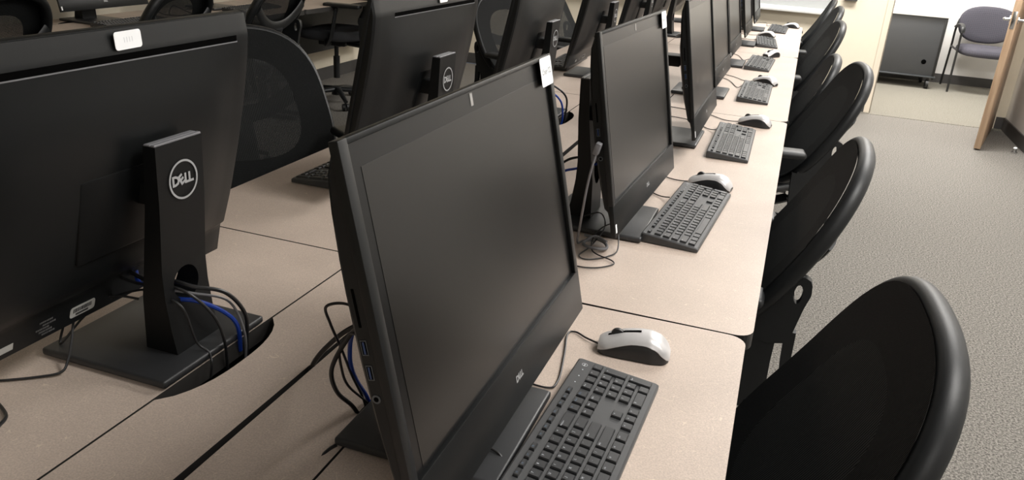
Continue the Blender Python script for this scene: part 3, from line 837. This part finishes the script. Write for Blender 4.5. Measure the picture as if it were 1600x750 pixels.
make_keyboard((-1.05, 3.83, ZD), -PI/2+R_(2), 'black keyboard glimpsed below the pale V gap, on the middle row', 'keyboards of the middle row', False)
make_keyboard((-3.30, 3.42, ZD), PI/2+R_(0), 'black keyboard above the white sticker of the big screen back', 'keyboards along the left wall', False)
make_keyboard((-3.29, 4.42, ZD), PI/2+R_(0), 'black keyboard between the two mesh chairs at the top of the photo', 'keyboards along the left wall', False)

# ------------------------------------------------------------------ mice
def mouse_meshes():
    Lm, g = .113, {}
    def hw(s): return .0305*interp([(0, .60), (.04, .74), (.12, .86), (.3, .93), (.5, .95), (.75, 1.0), (.9, .90), (.97, .70), (1, .45)], s)
    def ht(s): return .001+.037*interp([(0, .38), (.05, .50), (.15, .64), (.35, .87), (.55, .99), (.7, 1.0), (.83, .88), (.93, .62), (.98, .40), (1, .24)], s)
    # s=0 is the front (buttons, cable), x = +L/2 ... s=1 the rear
    def pt(s, a, off=0):
        w, h = hw(s)+off, ht(s)+off
        c, q = math.cos(a), math.sin(a)
        y = w*(abs(q)**.75)*(1 if q > 0 else -1)
        z = .002+h*max(0, c)**.62 if c > 0 else .002
        return (Lm/2-s*Lm-(off if s > .5 else -off)*1.0, y, z)
    N = 24
    mb = MB()
    mb.grid(lambda u, v: pt(v, (u-.5)*PI), 20, N)
    for s in (0, 1):
        ring = [pt(s, (i/20-.5)*PI) for i in range(21)]; mb.add(ring, [tuple(range(21))])
    ring = [pt(v/N, -PI/2) for v in range(N+1)]+[pt(v/N, PI/2) for v in range(N, -1, -1)]
    mb.add([(x, y, .0015) for x, y, z in ring], [tuple(range(len(ring)))])
    g['lower_body'] = mb.mesh('lower_body', M['mouseblk'], angle=50)
    mb = MB()
    def ab(s): return interp([(0, 1.42), (.08, 1.36), (.25, 1.15), (.45, .98), (.65, .95), (.8, 1.05), (.92, 1.30), (1, 1.45)], s)
    mb.grid(lambda u, v: pt(v, (2*u-1)*ab(v), .0012), 20, N)
    mb.grid(lambda u, v: pt(v, (2*u-1)*ab(v), -.0004), 20, N)
    for s in (0, 1):
        pass
    for u in (0, 1):
        e1 = [pt(v/N, (2*u-1)*ab(v/N), .0012) for v in range(N+1)]; e2 = [pt(v/N, (2*u-1)*ab(v/N), -.0004) for v in range(N+1)]
        mb.add(e1+e2, [(i, i+1, N+1+i+1, N+1+i) for i in range(N)])
    g['top_shell'] = mb.mesh('top_shell', M['silver'], angle=60)
    mb = MB()
    def topz(x): s = (Lm/2-x)/Lm; return .002+ht(s)+.0012
    pts = [(.044-.052*i/10) for i in range(11)]
    mb.add([(x, sy*.0034, topz(x)+.0006) for x in pts for sy in (-1, 1)], [(2*i, 2*i+1, 2*i+3, 2*i+2) for i in range(10)])
    g['dark_stripe'] = mb.mesh('dark_stripe', M['dark'])
    mb = MB()
    mb.cyl((.029, -.0034, topz(.029)-.0035), (.029, .0034, topz(.029)-.0035), .0110, n=24)
    g['scroll_wheel'] = mb.mesh('scroll_wheel', M['chairpl'])
    return g
MM = mouse_meshes()
def make_mouse(loc, rz, label, group, cable=None):
    t = empty('computer_mouse', loc, rz); tag(t, label, 'mouse', group)
    for nm in MM: part(nm, MM[nm], t, None, {'top_shell': 'silver top shell', 'lower_body': 'black lower body'}.get(nm))
    if cable:
        inv = (Matrix.Translation(loc) @ Matrix.Rotation(rz, 4, 'Z')).inverted()
        MB().tube([inv @ Vector(p) for p in cr(cable, 10)], .0016, n=8).build('cable', M['cable'], t)
    return t
ML = ['silver and black wired mouse nearest the camera, beside the closest keyboard',
      'silver and black mouse behind the far end of the second keyboard in the right-hand row',
      'silver and black mouse by the second cross seam, beyond the third keyboard',
      'silver and black mouse behind the fourth keyboard in the right-hand row',
      'silver mouse turned to show its dark stripe, beyond the fifth keyboard',
      'silver mouse lying behind the sixth keyboard in the right-hand row',
      'farthest silver mouse, right of the last keyboard near the whiteboard']
MS = [(-.158, 1.150, 180+6, [(-.213, 1.144, ZD+.006), (-.240, 1.158, ZD+.004), (-.262, 1.172, ZD+.003), (-.272, 1.158, ZD+.003), (-.258, 1.09, ZD+.003), (-.245, 1.01, ZD+.003), (-.258, .985, ZD+.003), (-.33, .995, ZD+.003)]),
      (-.150, 2.135, 180-10, [(-.205, 2.145, ZD+.006), (-.25, 2.15, ZD+.003), (-.34, 2.19, ZD+.003), (-.43, 2.15, ZD+.003)]),
      (-.090, 2.995, 180-8, [(-.145, 3.003, ZD+.006), (-.20, 3.01, ZD+.003), (-.29, 3.09, ZD+.003), (-.42, 3.12, ZD+.003)]),
      (-.105, 3.92, 180-25, [(-.155, 3.945, ZD+.006), (-.20, 3.94, ZD+.003), (-.27, 4.03, ZD+.003), (-.42, 4.12, ZD+.003)]),
      (-.125, 4.89, 180+58, None), (-.205, 5.89, 180-12, [(-.26, 5.90, ZD+.006), (-.30, 5.89, ZD+.003), (-.4, 5.9, ZD+.003)]), (-.062, 6.66, 180-14, None)]
for k, (x, y, a, c) in enumerate(MS):
    make_mouse((x, y, ZD), R_(a), ML[k], 'mice of the right-hand row', c)

# ------------------------------------------------------------------ loose cables
def cable(name, pts, r, m, label, n=10):
    return tag(MB().tube(cr(pts, n), r, n=8).build(name, m), label, 'cable')
Z = ZD
HX = -.805    # inside of the hole of the nearest left stand
def hole(dy=0, dz=0, x=-.79): return (x, .846+dy, Z+.105+dz)
cable('power_cable', [(-.93, .87, Z+.115), (-.86, .86, Z+.10), hole(.004, .010, -.80), (-.765, .853, Z+.112), (-.735, .885, Z+.095), (-.728, .918, Z+.045), (-.735, .925, Z-.01), (-.74, .93, Z-.06)], .0032, M['cable'], 'thick black power cable arching out of the hole of the nearest left stand')
cable('network_cable', [(-.915, .90, Z+.13), (-.885, .87, Z+.09), (-.85, .857, Z+.094), hole(0, -.016, -.80), (-.765, .857, Z+.087), (-.742, .885, Z+.062), (-.734, .905, Z+.03), (-.74, .915, Z-.02)], .0034, M['bluecable'], 'blue network cable arching over the base of the nearest left stand')
cable('signal_cable', [(-.93, .845, Z+.11), (-.86, .845, Z+.10), hole(-.006, .006, -.80), (-.765, .846, Z+.102), (-.740, .862, Z+.065), (-.733, .872, Z+.02), (-.738, .880, Z-.04)], .0024, M['cable'], 'black cable dropping from the stand hole beside the blue one')
cable('signal_cable', [hole(-.01, -.005, -.83), hole(-.008, 0, -.80), (-.762, .85, Z+.103), (-.738, .895, Z+.075), (-.727, .912, Z+.015), (-.735, .918, Z-.05)], .0020, M['greycable'], 'thin grey cable arching farthest right from the stand hole')
cable('usb_cable', [(-.955, .80, Z+.055), (-.948, .775, Z+.022), (-.94, .77, Z+.018), (-.925, .80, Z+.05), (-.905, .83, Z+.07), (-.87, .845, Z+.085), (-.83, .838, Z+.098), hole(-.016, -.008, -.79), (-.768, .833, Z+.082), (-.755, .838, Z+.03), (-.742, .845, Z+.014), (-.728, .835, Z+.004), (-.728, .83, Z-.02)], .0018, M['cable'], 'thin black cable running from the stand hole down across the base')
cable('mouse_cable', [(-.86, .843, Z+.075), (-.89, .832, Z+.078), (-.925, .815, Z+.070), (-.93, .79, Z+.055), (-.915, .765, Z+.032), (-.898, .74, Z+.016), (-.893, .722, Z+.006), (-.915, .702, Z+.003), (-.955, .672, Z+.003), (-1.01, .64, Z+.003)], .0019, M['cable'], 'thin black cable crossing the base and trailing to the left edge of the photo')
cable('headset_cable', [(-.93, .64, Z+.003), (-.905, .633, Z+.003), (-.873, .617, Z+.004), (-.863, .600, Z+.004), (-.862, .585, Z+.004), (-.90, .55, Z+.003)], .0024, M['cable'], 'curved black cable end at the left edge of the photo')
# cables behind the nearest right-hand screen, into the gap and the cut-out
cable('power_cable', [(-.36, .66, Z+.20), (-.42, .728, Z+.185), (-.45, .742, Z+.148), (-.47, .748, Z+.105), (-.482, .780, Z+.052), (-.478, .812, Z+.012), (-.4655, .822, Z-.02)], .0030, M['cable'], 'thick black cable looping behind the nearest right-hand screen')
cable('network_cable', [(-.36, .68, Z+.19), (-.425, .735, Z+.178), (-.452, .765, Z+.145), (-.465, .785, Z+.10), (-.475, .815, Z+.055), (-.474, .842, Z+.012), (-.4655, .848, Z-.02)], .0030, M['bluecable'], 'blue network cable looping behind the nearest right-hand screen')
cable('signal_cable', [(-.36, .67, Z+.20), (-.43, .733, Z+.175), (-.455, .745, Z+.145), (-.468, .768, Z+.10), (-.474, .795, Z+.055), (-.4655, .838, Z+.0), (-.4655, .84, Z-.03)], .0018, M['cable'], 'thin black cable in the loop behind the nearest right-hand screen')
cable('signal_cable', [(-.36, .66, Z+.235), (-.42, .708, Z+.226), (-.452, .712, Z+.215), (-.462, .735, Z+.180), (-.466, .765, Z+.13), (-.472, .80, Z+.07), (-.472, .83, Z+.015), (-.4655, .832, Z-.02)], .0018, M['cable'], 'outermost thin cable rising behind the nearest right-hand screen')
cable('power_cable', [(-.43, .80, Z+.13), (-.47, .87, Z+.115), (-.52, .90, Z+.085), (-.560, .90, Z+.05), (-.595, .895, Z+.0), (-.594, .88, Z-.05)], .0038, M['cable'], 'thick flat black cable dropping into the gap between the desk rows')
cable('power_cable', [(-.462, .742, Z+.000), (-.466, .728, Z-.001), (-.468, .70, Z-.004), (-.470, .60, Z-.006), (-.472, .50, Z-.008)], .0030, M['cable'], 'black cable emerging from under the base of the nearest right-hand screen')
# coil of cables left of the second right-hand stand
uc = empty('usb_cable', (-.323, 1.470, Z+.240)); tag(uc, 'grey cable plugged into the side of the second right-hand screen', 'cable')
MB().tube([Vector(p)-Vector((-.323, 1.470, Z+.240)) for p in cr([(-.325, 1.467, Z+.228), (-.329, 1.464, Z+.205), (-.335, 1.466, Z+.165), (-.341, 1.475, Z+.115), (-.352, 1.51, Z+.06), (-.362, 1.545, Z+.012), (-.355, 1.575, Z+.006), (-.335, 1.59, Z+.004)], 8)], .0024, n=8).build('cord', M['greycable'], uc)
MB().bevbox(-.0065, .0045, -.006, .0105, -.012, .012, .002, 2, T=Matrix.Rotation(R_(14), 4, 'Y')).build('plug', M['greycable'], uc)
cable('adapter_cable', [(-.36, 1.60, Z+.010), (-.315, 1.585, Z+.008), (-.30, 1.55, Z+.008), (-.325, 1.53, Z+.012), (-.35, 1.55, Z+.010), (-.335, 1.585, Z+.016), (-.305, 1.575, Z+.012)], .0034, M['greycable'], 'grey coil of cable beside the second right-hand stand')
cable('coiled_cable', [(-.38, 1.66, Z+.03), (-.34, 1.645, Z+.05), (-.322, 1.62, Z+.028), (-.335, 1.56, Z+.004), (-.345, 1.50, Z+.003), (-.325, 1.485, Z+.003), (-.29, 1.52, Z+.003), (-.276, 1.555, Z+.010), (-.30, 1.62, Z+.040), (-.335, 1.60, Z+.020), (-.325, 1.53, Z+.006), (-.275, 1.50, Z+.004), (-.272, 1.48, Z+.003), (-.30, 1.45, Z+.003), (-.34, 1.443, Z+.003), (-.40, 1.47, Z+.003)], .0015, M['cable'], 'thin black tangled cable on the desk behind the nearest screen')
for k, (yy, lab) in enumerate(((1.742, 'second'), (2.636, 'third'))):
    cable('power_cable', [(-.37, yy+.02, Z+.15), (-.41, yy+.02, Z+.14), (-.46, yy+.03, Z+.12), (-.500, yy+.05, Z+.07), (-.48, yy+.05, Z+.01), (-.4655, yy+.05, Z-.03)], .0030, M['cable'], 'black cable arching behind the %s right-hand stand' % lab)
    cable('network_cable', [(-.37, yy-.02, Z+.14), (-.42, yy-.02, Z+.12), (-.46, yy-.01, Z+.10), (-.490, yy+.0, Z+.05), (-.475, yy+.01, Z+.003), (-.4655, yy+.01, Z-.03)], .0030, M['bluecable'], 'blue cable arching behind the %s right-hand stand' % lab)
for k, yy in enumerate((2.675,)):
    cable('power_cable', [(-.86, yy, Z+.11), (-.80, yy-.012, Z+.115), (-.755, yy-.01, Z+.11), (-.722, yy+.02, Z+.07), (-.725, yy+.03, Z+.0), (-.735, yy+.03, Z-.04)], .0034, M['cable'], 'black cable arching into the cut-out behind the third middle-row stand')
    cable('network_cable', [(-.86, yy, Z+.10), (-.80, yy-.018, Z+.10), (-.76, yy-.02, Z+.09), (-.733, yy+.0, Z+.055), (-.728, yy+.01, Z+.0), (-.735, yy+.01, Z-.04)], .0034, M['bluecable'], 'blue cable arching into the cut-out behind the third middle-row stand')
cable('mouse_cable', [(-.62, 2.03, Z+.003), (-.59, 2.10, Z+.003), (-.61, 2.16, Z+.003), (-.66, 2.15, Z+.003), (-.70, 2.1, Z+.003)], .0016, M['cable'], 'thin loop of cable on the desk left of the second right-hand screen')
cable('coiled_cable', [(-3.46, 3.72, Z+.05), (-3.42, 3.78, Z+.01), (-3.36, 3.84, Z+.003), (-3.33, 3.92, Z+.003), (-3.40, 3.93, Z+.02), (-3.42, 3.86, Z+.05), (-3.38, 3.80, Z+.004), (-3.35, 4.05, Z+.003)], .003, M['cable'], 'tangle of thin cable beside the computer at the top left')

# ------------------------------------------------------------------ task chairs
# local: origin on the floor below the back's front face; sitter faces -x; seat reaches to x=-.45
def cx(z):
    t = max(0, z-.511); return .844*t-.6*t*t+.004*math.exp(-t*20)
ZB, ZT = .511, .952
def back_pt(y, z, off=0):
    x = cx(z)-.006*(y/.24)**2
    return Vector((x+off, y, z))
def outline(k, n, sc=1.0):
    """closed outline of the back in (y, z)"""
    a = 2*PI*k/n; c, s = math.cos(a), math.sin(a)
    p = 2.67
    r = (abs(c)**p+abs(s)**p)**(-1/p)
    v = r*s; u = r*c
    z = (ZB+ZT)/2+(ZT-ZB)/2*v*sc
    w = .249*(1+.134*(1-(v+1)/2)**2)
    return u*w*sc, z
def chair_meshes():
    g = {}; n = 72
    rim = []; nrm = []
    for k in range(n):
        y, z = outline(k, n, .985); rim.append(back_pt(y, z, .012)+Vector((0, 0, -.004))); nrm.append(Vector((1, 0, -.6)))
    mb = MB(); mb.tube(rim, .017, n=14, closed=True, ell=(1.0, 1.15), upv=nrm)
    g['back_frame'] = mb.mesh('back_frame', M['rim'], angle=60)
    def disc(s0, s1, nr, off):
        m = MB(); rows = []
        for j in range(nr+1):
            s = s0+(s1-s0)*j/nr
            row = []
            for k in range(n):
                y, z = outline(k, n, s); row.append(back_pt(y, z, off))
            rows.append(row)
        fs = [(j*n+k, j*n+(k+1) % n, (j+1)*n+(k+1) % n, (j+1)*n+k) for j in range(nr) for k in range(n)]
        m.add([p for r in rows for p in r], fs)
        return m
    g['back_mesh'] = disc(.62, 1.0, 8, -.009).mesh('back_mesh', M['net'], angle=80)
    m = disc(.02, .62, 12, -.009)
    m.add([back_pt(*outline(k, n, .02), -.009) for k in range(n)], [tuple(range(n))])
    g['back_window'] = m.mesh('back_window', M['netwin'], angle=80)
    # lumbar bar: smile-shaped glossy band behind the back, ends on the frame
    mb = MB(); pts = []
    for i in range(25):
        t = -1+2*i/24
        y = .225*t; z = .70+.10*abs(t)**2.2; x = cx(z)+.028+.030*(1-t*t)
        pts.append((x, y, z))
    mb.tube(pts, .014, n=10, ell=(1.9, .55), upv=[Vector((1, 0, -.2))]*25)
    g['lumbar_bar'] = mb.mesh('lumbar_bar', M['rim'], angle=60)
    # brackets with an eyelet, one on each side
    for sg, nm in ((-1, 'bk0'), (1, 'bk1')):
        mb = MB()
        P = [(.05, .55), (.145, .545), (.185, .555), (.190, .63), (.203, .675), (.200, .705), (.180, .715), (.150, .70), (.10, .64), (.06, .60)]
        T = Matrix(((1, 0, 0, 0), (0, 0, 1, sg*.238), (0, 1, 0, 0), (0, 0, 0, 1)))
        hole_c = (.176, .672); nn = 24
        # outer ring points by angle from the hole centre
        def ray(a):
            dx, dz = math.cos(a), math.sin(a); best = None
            for (x0, z0), (x1, z1) in zip(P, P[1:]+P[:1]):
                ex, ez = x1-x0, z1-z0; den = dx*ez-dz*ex
                if abs(den) < 1e-9: continue
                t = ((x0-hole_c[0])*ez-(z0-hole_c[1])*ex)/den; u = ((x0-hole_c[0])*dz-(z0-hole_c[1])*dx)/den
                if t > 0 and -1e-6 <= u <= 1+1e-6 and (best is None or t > best): best = t
            return (hole_c[0]+dx*best, hole_c[1]+dz*best)
        inner = [(hole_c[0]+.009*math.cos(2*PI*k/nn), hole_c[1]+.022*math.sin(2*PI*k/nn)) for k in range(nn)]
        outer = [ray(2*PI*k/nn) for k in range(nn)]
        hy = .011
        for yy in (-hy, hy):
            mb.add([T @ Vector((x, z, yy)) for x, z in inner+outer], [(k, (k+1) % nn, nn+(k+1) % nn, nn+k) for k in range(nn)])
        for ring in (inner, outer):
            mb.add([T @ Vector((x, z, -hy)) for x, z in ring]+[T @ Vector((x, z, hy)) for x, z in ring], [(k, (k+1) % nn, nn+(k+1) % nn, nn+k) for k in range(nn)])
        for q in ([(.045, .58), (.150, .58), (.148, .50), (.150, .37), (.06, .37), (.05, .48)], [(.165, .58), (.189, .58), (.190, .50), (.205, .40), (.180, .40), (.168, .50)]):
            m_ = len(q); vs_ = [T @ Vector((x, z, -hy*.9)) for x, z in q]+[T @ Vector((x, z, hy*.9)) for x, z in q]
            mb.add(vs_, [tuple(range(m_)), tuple(range(2*m_-1, m_-1, -1))]+[(k, (k+1) % m_, m_+(k+1) % m_, m_+k) for k in range(m_)])
        mb.cyl(T @ Vector((.12, .385, 0)), (-.10, sg*.07, .37), .016, n=10)
        g[nm] = mb.mesh('back_bracket', M['chairpl'], angle=40)
    # spine from seat mechanism to the frame
    mb = MB()
    mb.tube(cr([(-.16, 0, .375), (-.04, 0, .375), (.10, 0, .42), (.135, 0, .50), (.165, 0, .60), (.20, 0, .69)], 6), [.030]*31, n=10, ell=(1.3, .5), upv=[Vector((1, 0, .5))]*31)
    mb.tube(cr([(.10, -.235, .56), (.13, -.11, .52), (.14, 0, .50), (.13, .11, .52), (.10, .235, .56)], 6), .016, n=10, ell=(1.3, .7), upv=[Vector((1, 0, 0))]*25)
    g['spine'] = mb.mesh('spine', M['chairpl'], angle=60)
    # seat
    mb = MB(); N = 40
    def ring(sc, z, dz=0):
        out = []
        for k in range(N):
            a = 2*PI*k/N; c, s = math.cos(a), math.sin(a); r = (abs(c)**3.2+abs(s)**3.2)**(-1/3.2)
            x = -.225+.24*r*c*sc; y = .245*r*s*sc*(1-.06*(c > 0)*abs(c))
            out.append((x, y, z-(.02*(max(0, -c*r)**3) if dz else 0)))
        return out
    rr = [ring(.86, .395), ring(.97, .405), ring(1, .425), ring(.99, .450, 1), ring(.94, .466, 1), ring(.7, .462, 1), ring(.35, .456, 1), ring(.02, .455, 1)]
    mb.add([p for r in rr for p in r], [(j*N+k, j*N+(k+1) % N, (j+1)*N+(k+1) % N, (j+1)*N+k) for j in range(len(rr)-1) for k in range(N)]+[tuple(range(N-1, -1, -1)), tuple((len(rr)-1)*N+k for k in range(N))])
    g['seat'] = mb.mesh('seat', M['seat'], angle=60)
    mb = MB(); mb.bevbox(-.33, -.12, -.09, .09, .345, .396, .012, 2).cyl((-.22, .08, .37), (-.22, .25, .372), .006, n=8).bevbox(-.25, -.19, .25, .262, .362, .384, .004, 1)
    g['mechanism'] = mb.mesh('mechanism', M['chairpl'])
    for sg, nm in ((-1, 'arm0'), (1, 'arm1')):
        mb = MB(); y = sg*.275
        mb.tube(cr([(-.20, sg*.17, .385), (-.20, sg*.25, .392), (-.15, y, .43), (-.10, y, .64)], 6), .016, n=10, ell=(1.7, .7), upv=[Vector((1, 0, 0))]*19)
        g[nm] = mb.mesh('armrest_post', M['chairpl'], angle=60)
        mb = MB(); mb.bevbox(-.19, .075, y-.040, y+.040, .645, .672, .013, 4)
        g[nm+'p'] = mb.mesh('armrest_pad', M['chairpl'], angle=60)
    mb = MB(); mb.cyl((-.225, 0, .10), (-.225, 0, .26), .024, n=20).cyl((-.225, 0, .24), (-.225, 0, .36), .016, n=16)
    g['gas_lift'] = mb.mesh('gas_lift', M['chairpl'])
    mb = MB(); mb.cyl((-.225, 0, .065), (-.225, 0, .125), .042, .034, n=20)
    for k in range(5):
        a = 2*PI*k/5+.3; d = Vector((math.cos(a), math.sin(a), 0)); c0 = Vector((-.225, 0, .105))
        mb.tube([c0+d*.02, c0+d*.12+Vector((0, 0, -.005)), c0+d*.23+Vector((0, 0, -.022)), c0+d*.295+Vector((0, 0, -.035))], [.026, .022, .018, .015], n=10, ell=(1, .75), upv=Vector((0, 0, 1)))
    g['star_base'] = mb.mesh('star_base', M['chairpl'], angle=60)
    for k in range(5):
        a = 2*PI*k/5+.3; d = Vector((math.cos(a), math.sin(a), 0)); s = Vector((-d.y, d.x, 0)); c = Vector((-.225, 0, 0))+d*.285
        mb = MB()
        for w in (-1, 1): mb.cyl(c+s*(w*.006)+Vector((0, 0, .028)), c+s*(w*.024)+Vector((0, 0, .028)), .027, .024, n=18)
        mb.cyl(c+Vector((0, 0, .03)), c+Vector((0, 0, .075)), .007, n=8)
        g['c%d' % k] = mb.mesh('caster', M['chairpl'], angle=60)
    return g
CM = chair_meshes()
DENSE = CM['back_window'].copy(); DENSE.materials.clear(); DENSE.materials.append(M['netdense'])
def make_chair(loc, rz, label, group, lift=0, arm=0):
    t = empty('mesh_task_chair', loc, rz); tag(t, label, 'chair', group)
    nm = {'bk0': 'back_bracket', 'bk1': 'back_bracket', 'arm0': 'armrest_post', 'arm1': 'armrest_post', 'arm0p': 'armrest_pad', 'arm1p': 'armrest_pad'}
    for k, me in CM.items():
        if k == 'back_window' and group.startswith('mesh chairs of the right'): me = DENSE
        fixed = k in ('star_base',) or (k[0] == 'c' and len(k) == 2)
        part(nm.get(k, 'caster' if k[0] == 'c' and len(k) == 2 else k), me, t, None if fixed or not (lift or arm) else Matrix.Translation((arm if k[:3] == 'arm' else 0, 0, lift)))
    return t
CA = [(-.032, 1.03, 3, 'nearest black mesh chair, at the bottom right corner'),
      (-.076, 1.93, 0, 'second black mesh chair from the camera, pushed in beyond the first cross seam'),
      (-.010, 3.262, 8, 'third black mesh chair from the camera, turned and pulled slightly out'),
      (-.085, 3.88, 2, 'fourth black mesh chair, its top just left of the third chair'),
      (-.045, 5.03, 6, 'fifth black mesh chair along the right-hand desks'),
      (-.02, 6.20, 4, 'sixth black mesh chair along the right-hand desks'),
      (-.045, 6.98, 0, 'farthest black mesh chair along the right-hand desks, below the whiteboard end')]
for x, y, a, lab in CA:
    make_chair((x, y, 0), R_(a), lab, 'mesh chairs of the right-hand row', -.05 if 3.5 < y < 4 else 0, -.06 if y < 1.5 else .035 if y < 2.5 else 0)
CB = [(-1.402, 1.90, 145.6, 'black mesh chair right of the big screen back, seen from the front'),
      (-1.20, 2.74, 181, 'black mesh chair hidden behind the second screen back'),
      (-1.40, 4.355, 160, 'black mesh chair with its curved rim showing left of the third screen back'),
      (-1.36, 5.30, 178, 'black mesh chair behind the fourth screen back')]
for x, y, a, lab in (CB[0], CB[2], CB[3]):
    make_chair((x, y, 0), R_(a), lab, 'mesh chairs of the middle row', .07 if y < 2 else .03)
CC = [(-2.80, 2.04, 11, 'black mesh chair in the top left corner, seen from behind'),
      (-2.80, 2.93, 9, 'black mesh chair above the middle of the big screen back, seen from behind'),
      (-2.72, 3.57, 6, 'black mesh chair with a glossy band, above the right corner of the big screen back'),
      (-2.98, 5.30, 8, 'black chair with its armrest and seat side showing left of the second screen back')]
for x, y, a, lab in CC:
    make_chair((x, y, 0), R_(a), lab, 'mesh chairs along the left wall desks', .09)

# ------------------------------------------------------------------ alcove furniture
cab = empty('media_cabinet', (.97, 9.61, 0)); tag(cab, 'black rolling cabinet with a white top in the alcove', 'cabinet')
MB().bevbox(-.43, .43, -.24, .24, .135, .725, .003).build('cabinet_body', M['cab'], cab)
MB().bevbox(-.45, .45, -.26, .245, .725, .758, .004).build('cabinet_top', M['lamtop'], cab)
MB().bevbox(-.44, .44, -.255, .24, .120, .136, .003).build('bottom_rail', M['port'], cab)
MB().cyl((.30, -.2435, .275), (.30, -.238, .275), .024, n=24).build('cable_port', M['dark'], cab)
MB().bevbox(.405, .43, -.246, -.235, .10, .70, .002).build('corner_post', M['blackmetal'], cab)
for x, y in ((-.37, -.21), (.38, -.21), (-.37, .19), (.37, .19)):
    mb = MB(); mb.cyl((x-.014, y, .048), (x+.014, y, .048), .048, n=20); mb.cyl((x, y, .04), (x, y, .120), .01, n=8)
    mb.build('caster', M['blackmetal'], cab)
def side_chair(loc, rz):
    t = empty('side_chair', loc, rz); tag(t, 'purple grey upholstered side chair with black legs in the alcove', 'chair')
    # faces -y
    mb = MB(); n = 48
    def ptb(k, s, off):
        a = 2*PI*k/n; c, q = math.cos(a), math.sin(a); r = (abs(c)**2.5+abs(q)**2.5)**(-1/2.5)
        x = .275*r*c*s*(1+.06*(q*r)); z = .66+.185*r*q*s
        y = .20+.10*(z-.48)-.25*x*x/.5+off
        return (x, y, z)
    rr = [[ptb(k, s, o) for k in range(n)] for s, o in ((.03, -.028), (.6, -.028), (.9, -.024), (.98, -.014), (1, 0), (.98, .012), (.9, .02), (.6, .022), (.03, .022))]
    mb.add([p for r in rr for p in r], [(j*n+k, j*n+(k+1) % n, (j+1)*n+(k+1) % n, (j+1)*n+k) for j in range(len(rr)-1) for k in range(n)]+[tuple(range(n)), tuple((len(rr)-1)*n+k for k in range(n))])
    mb.build('backrest', M['purple'], t, angle=70)
    mb = MB()
    def pts(k, s, z):
        a = 2*PI*k/n; c, q = math.cos(a), math.sin(a); r = (abs(c)**3+abs(q)**3)**(-1/3)
        return (.27*r*c*s, -.04+.245*r*q*s, z-.012*max(0, -q*r)**2)
    rr = [[pts(k, s, z) for k in range(n)] for s, z in ((.9, .385), (.98, .395), (1, .42), (.98, .445), (.9, .462), (.5, .468), (.03, .468))]
    mb.add([p for r in rr for p in r], [(j*n+k, j*n+(k+1) % n, (j+1)*n+(k+1) % n, (j+1)*n+k) for j in range(len(rr)-1) for k in range(n)]+[tuple(range(n-1, -1, -1)), tuple((len(rr)-1)*n+k for k in range(n))])
    mb.build('seat', M['purple'], t, angle=70)
    for sg in (-1, 1):
        x = sg*.285
        MB().tube(cr([(x, -.235, 0), (x, -.215, .40), (x, -.20, .60), (x, -.16, .655)], 6), .011, n=10).build('leg', M['blackmetal'], t)
        MB().tube(cr([(x, .27, 0), (x, .20, .40), (x, .195, .60), (x*.93, .215, .70)], 6), .011, n=10).build('leg', M['blackmetal'], t)
        MB().tube(cr([(x, -.23, .595), (x, -.215, .645), (x, -.12, .668), (x, .05, .655), (x, .19, .62)], 6), .017, n=10, ell=(1.3, .7), upv=Vector((0, 0, 1))).build('armrest', M['chairpl'], t)
        MB().tube([(x, -.21, .42), (x, .205, .42)], .010, n=8).build('side_rail', M['blackmetal'], t)
    return t
side_chair((1.835, 9.58, 0.003), 0)
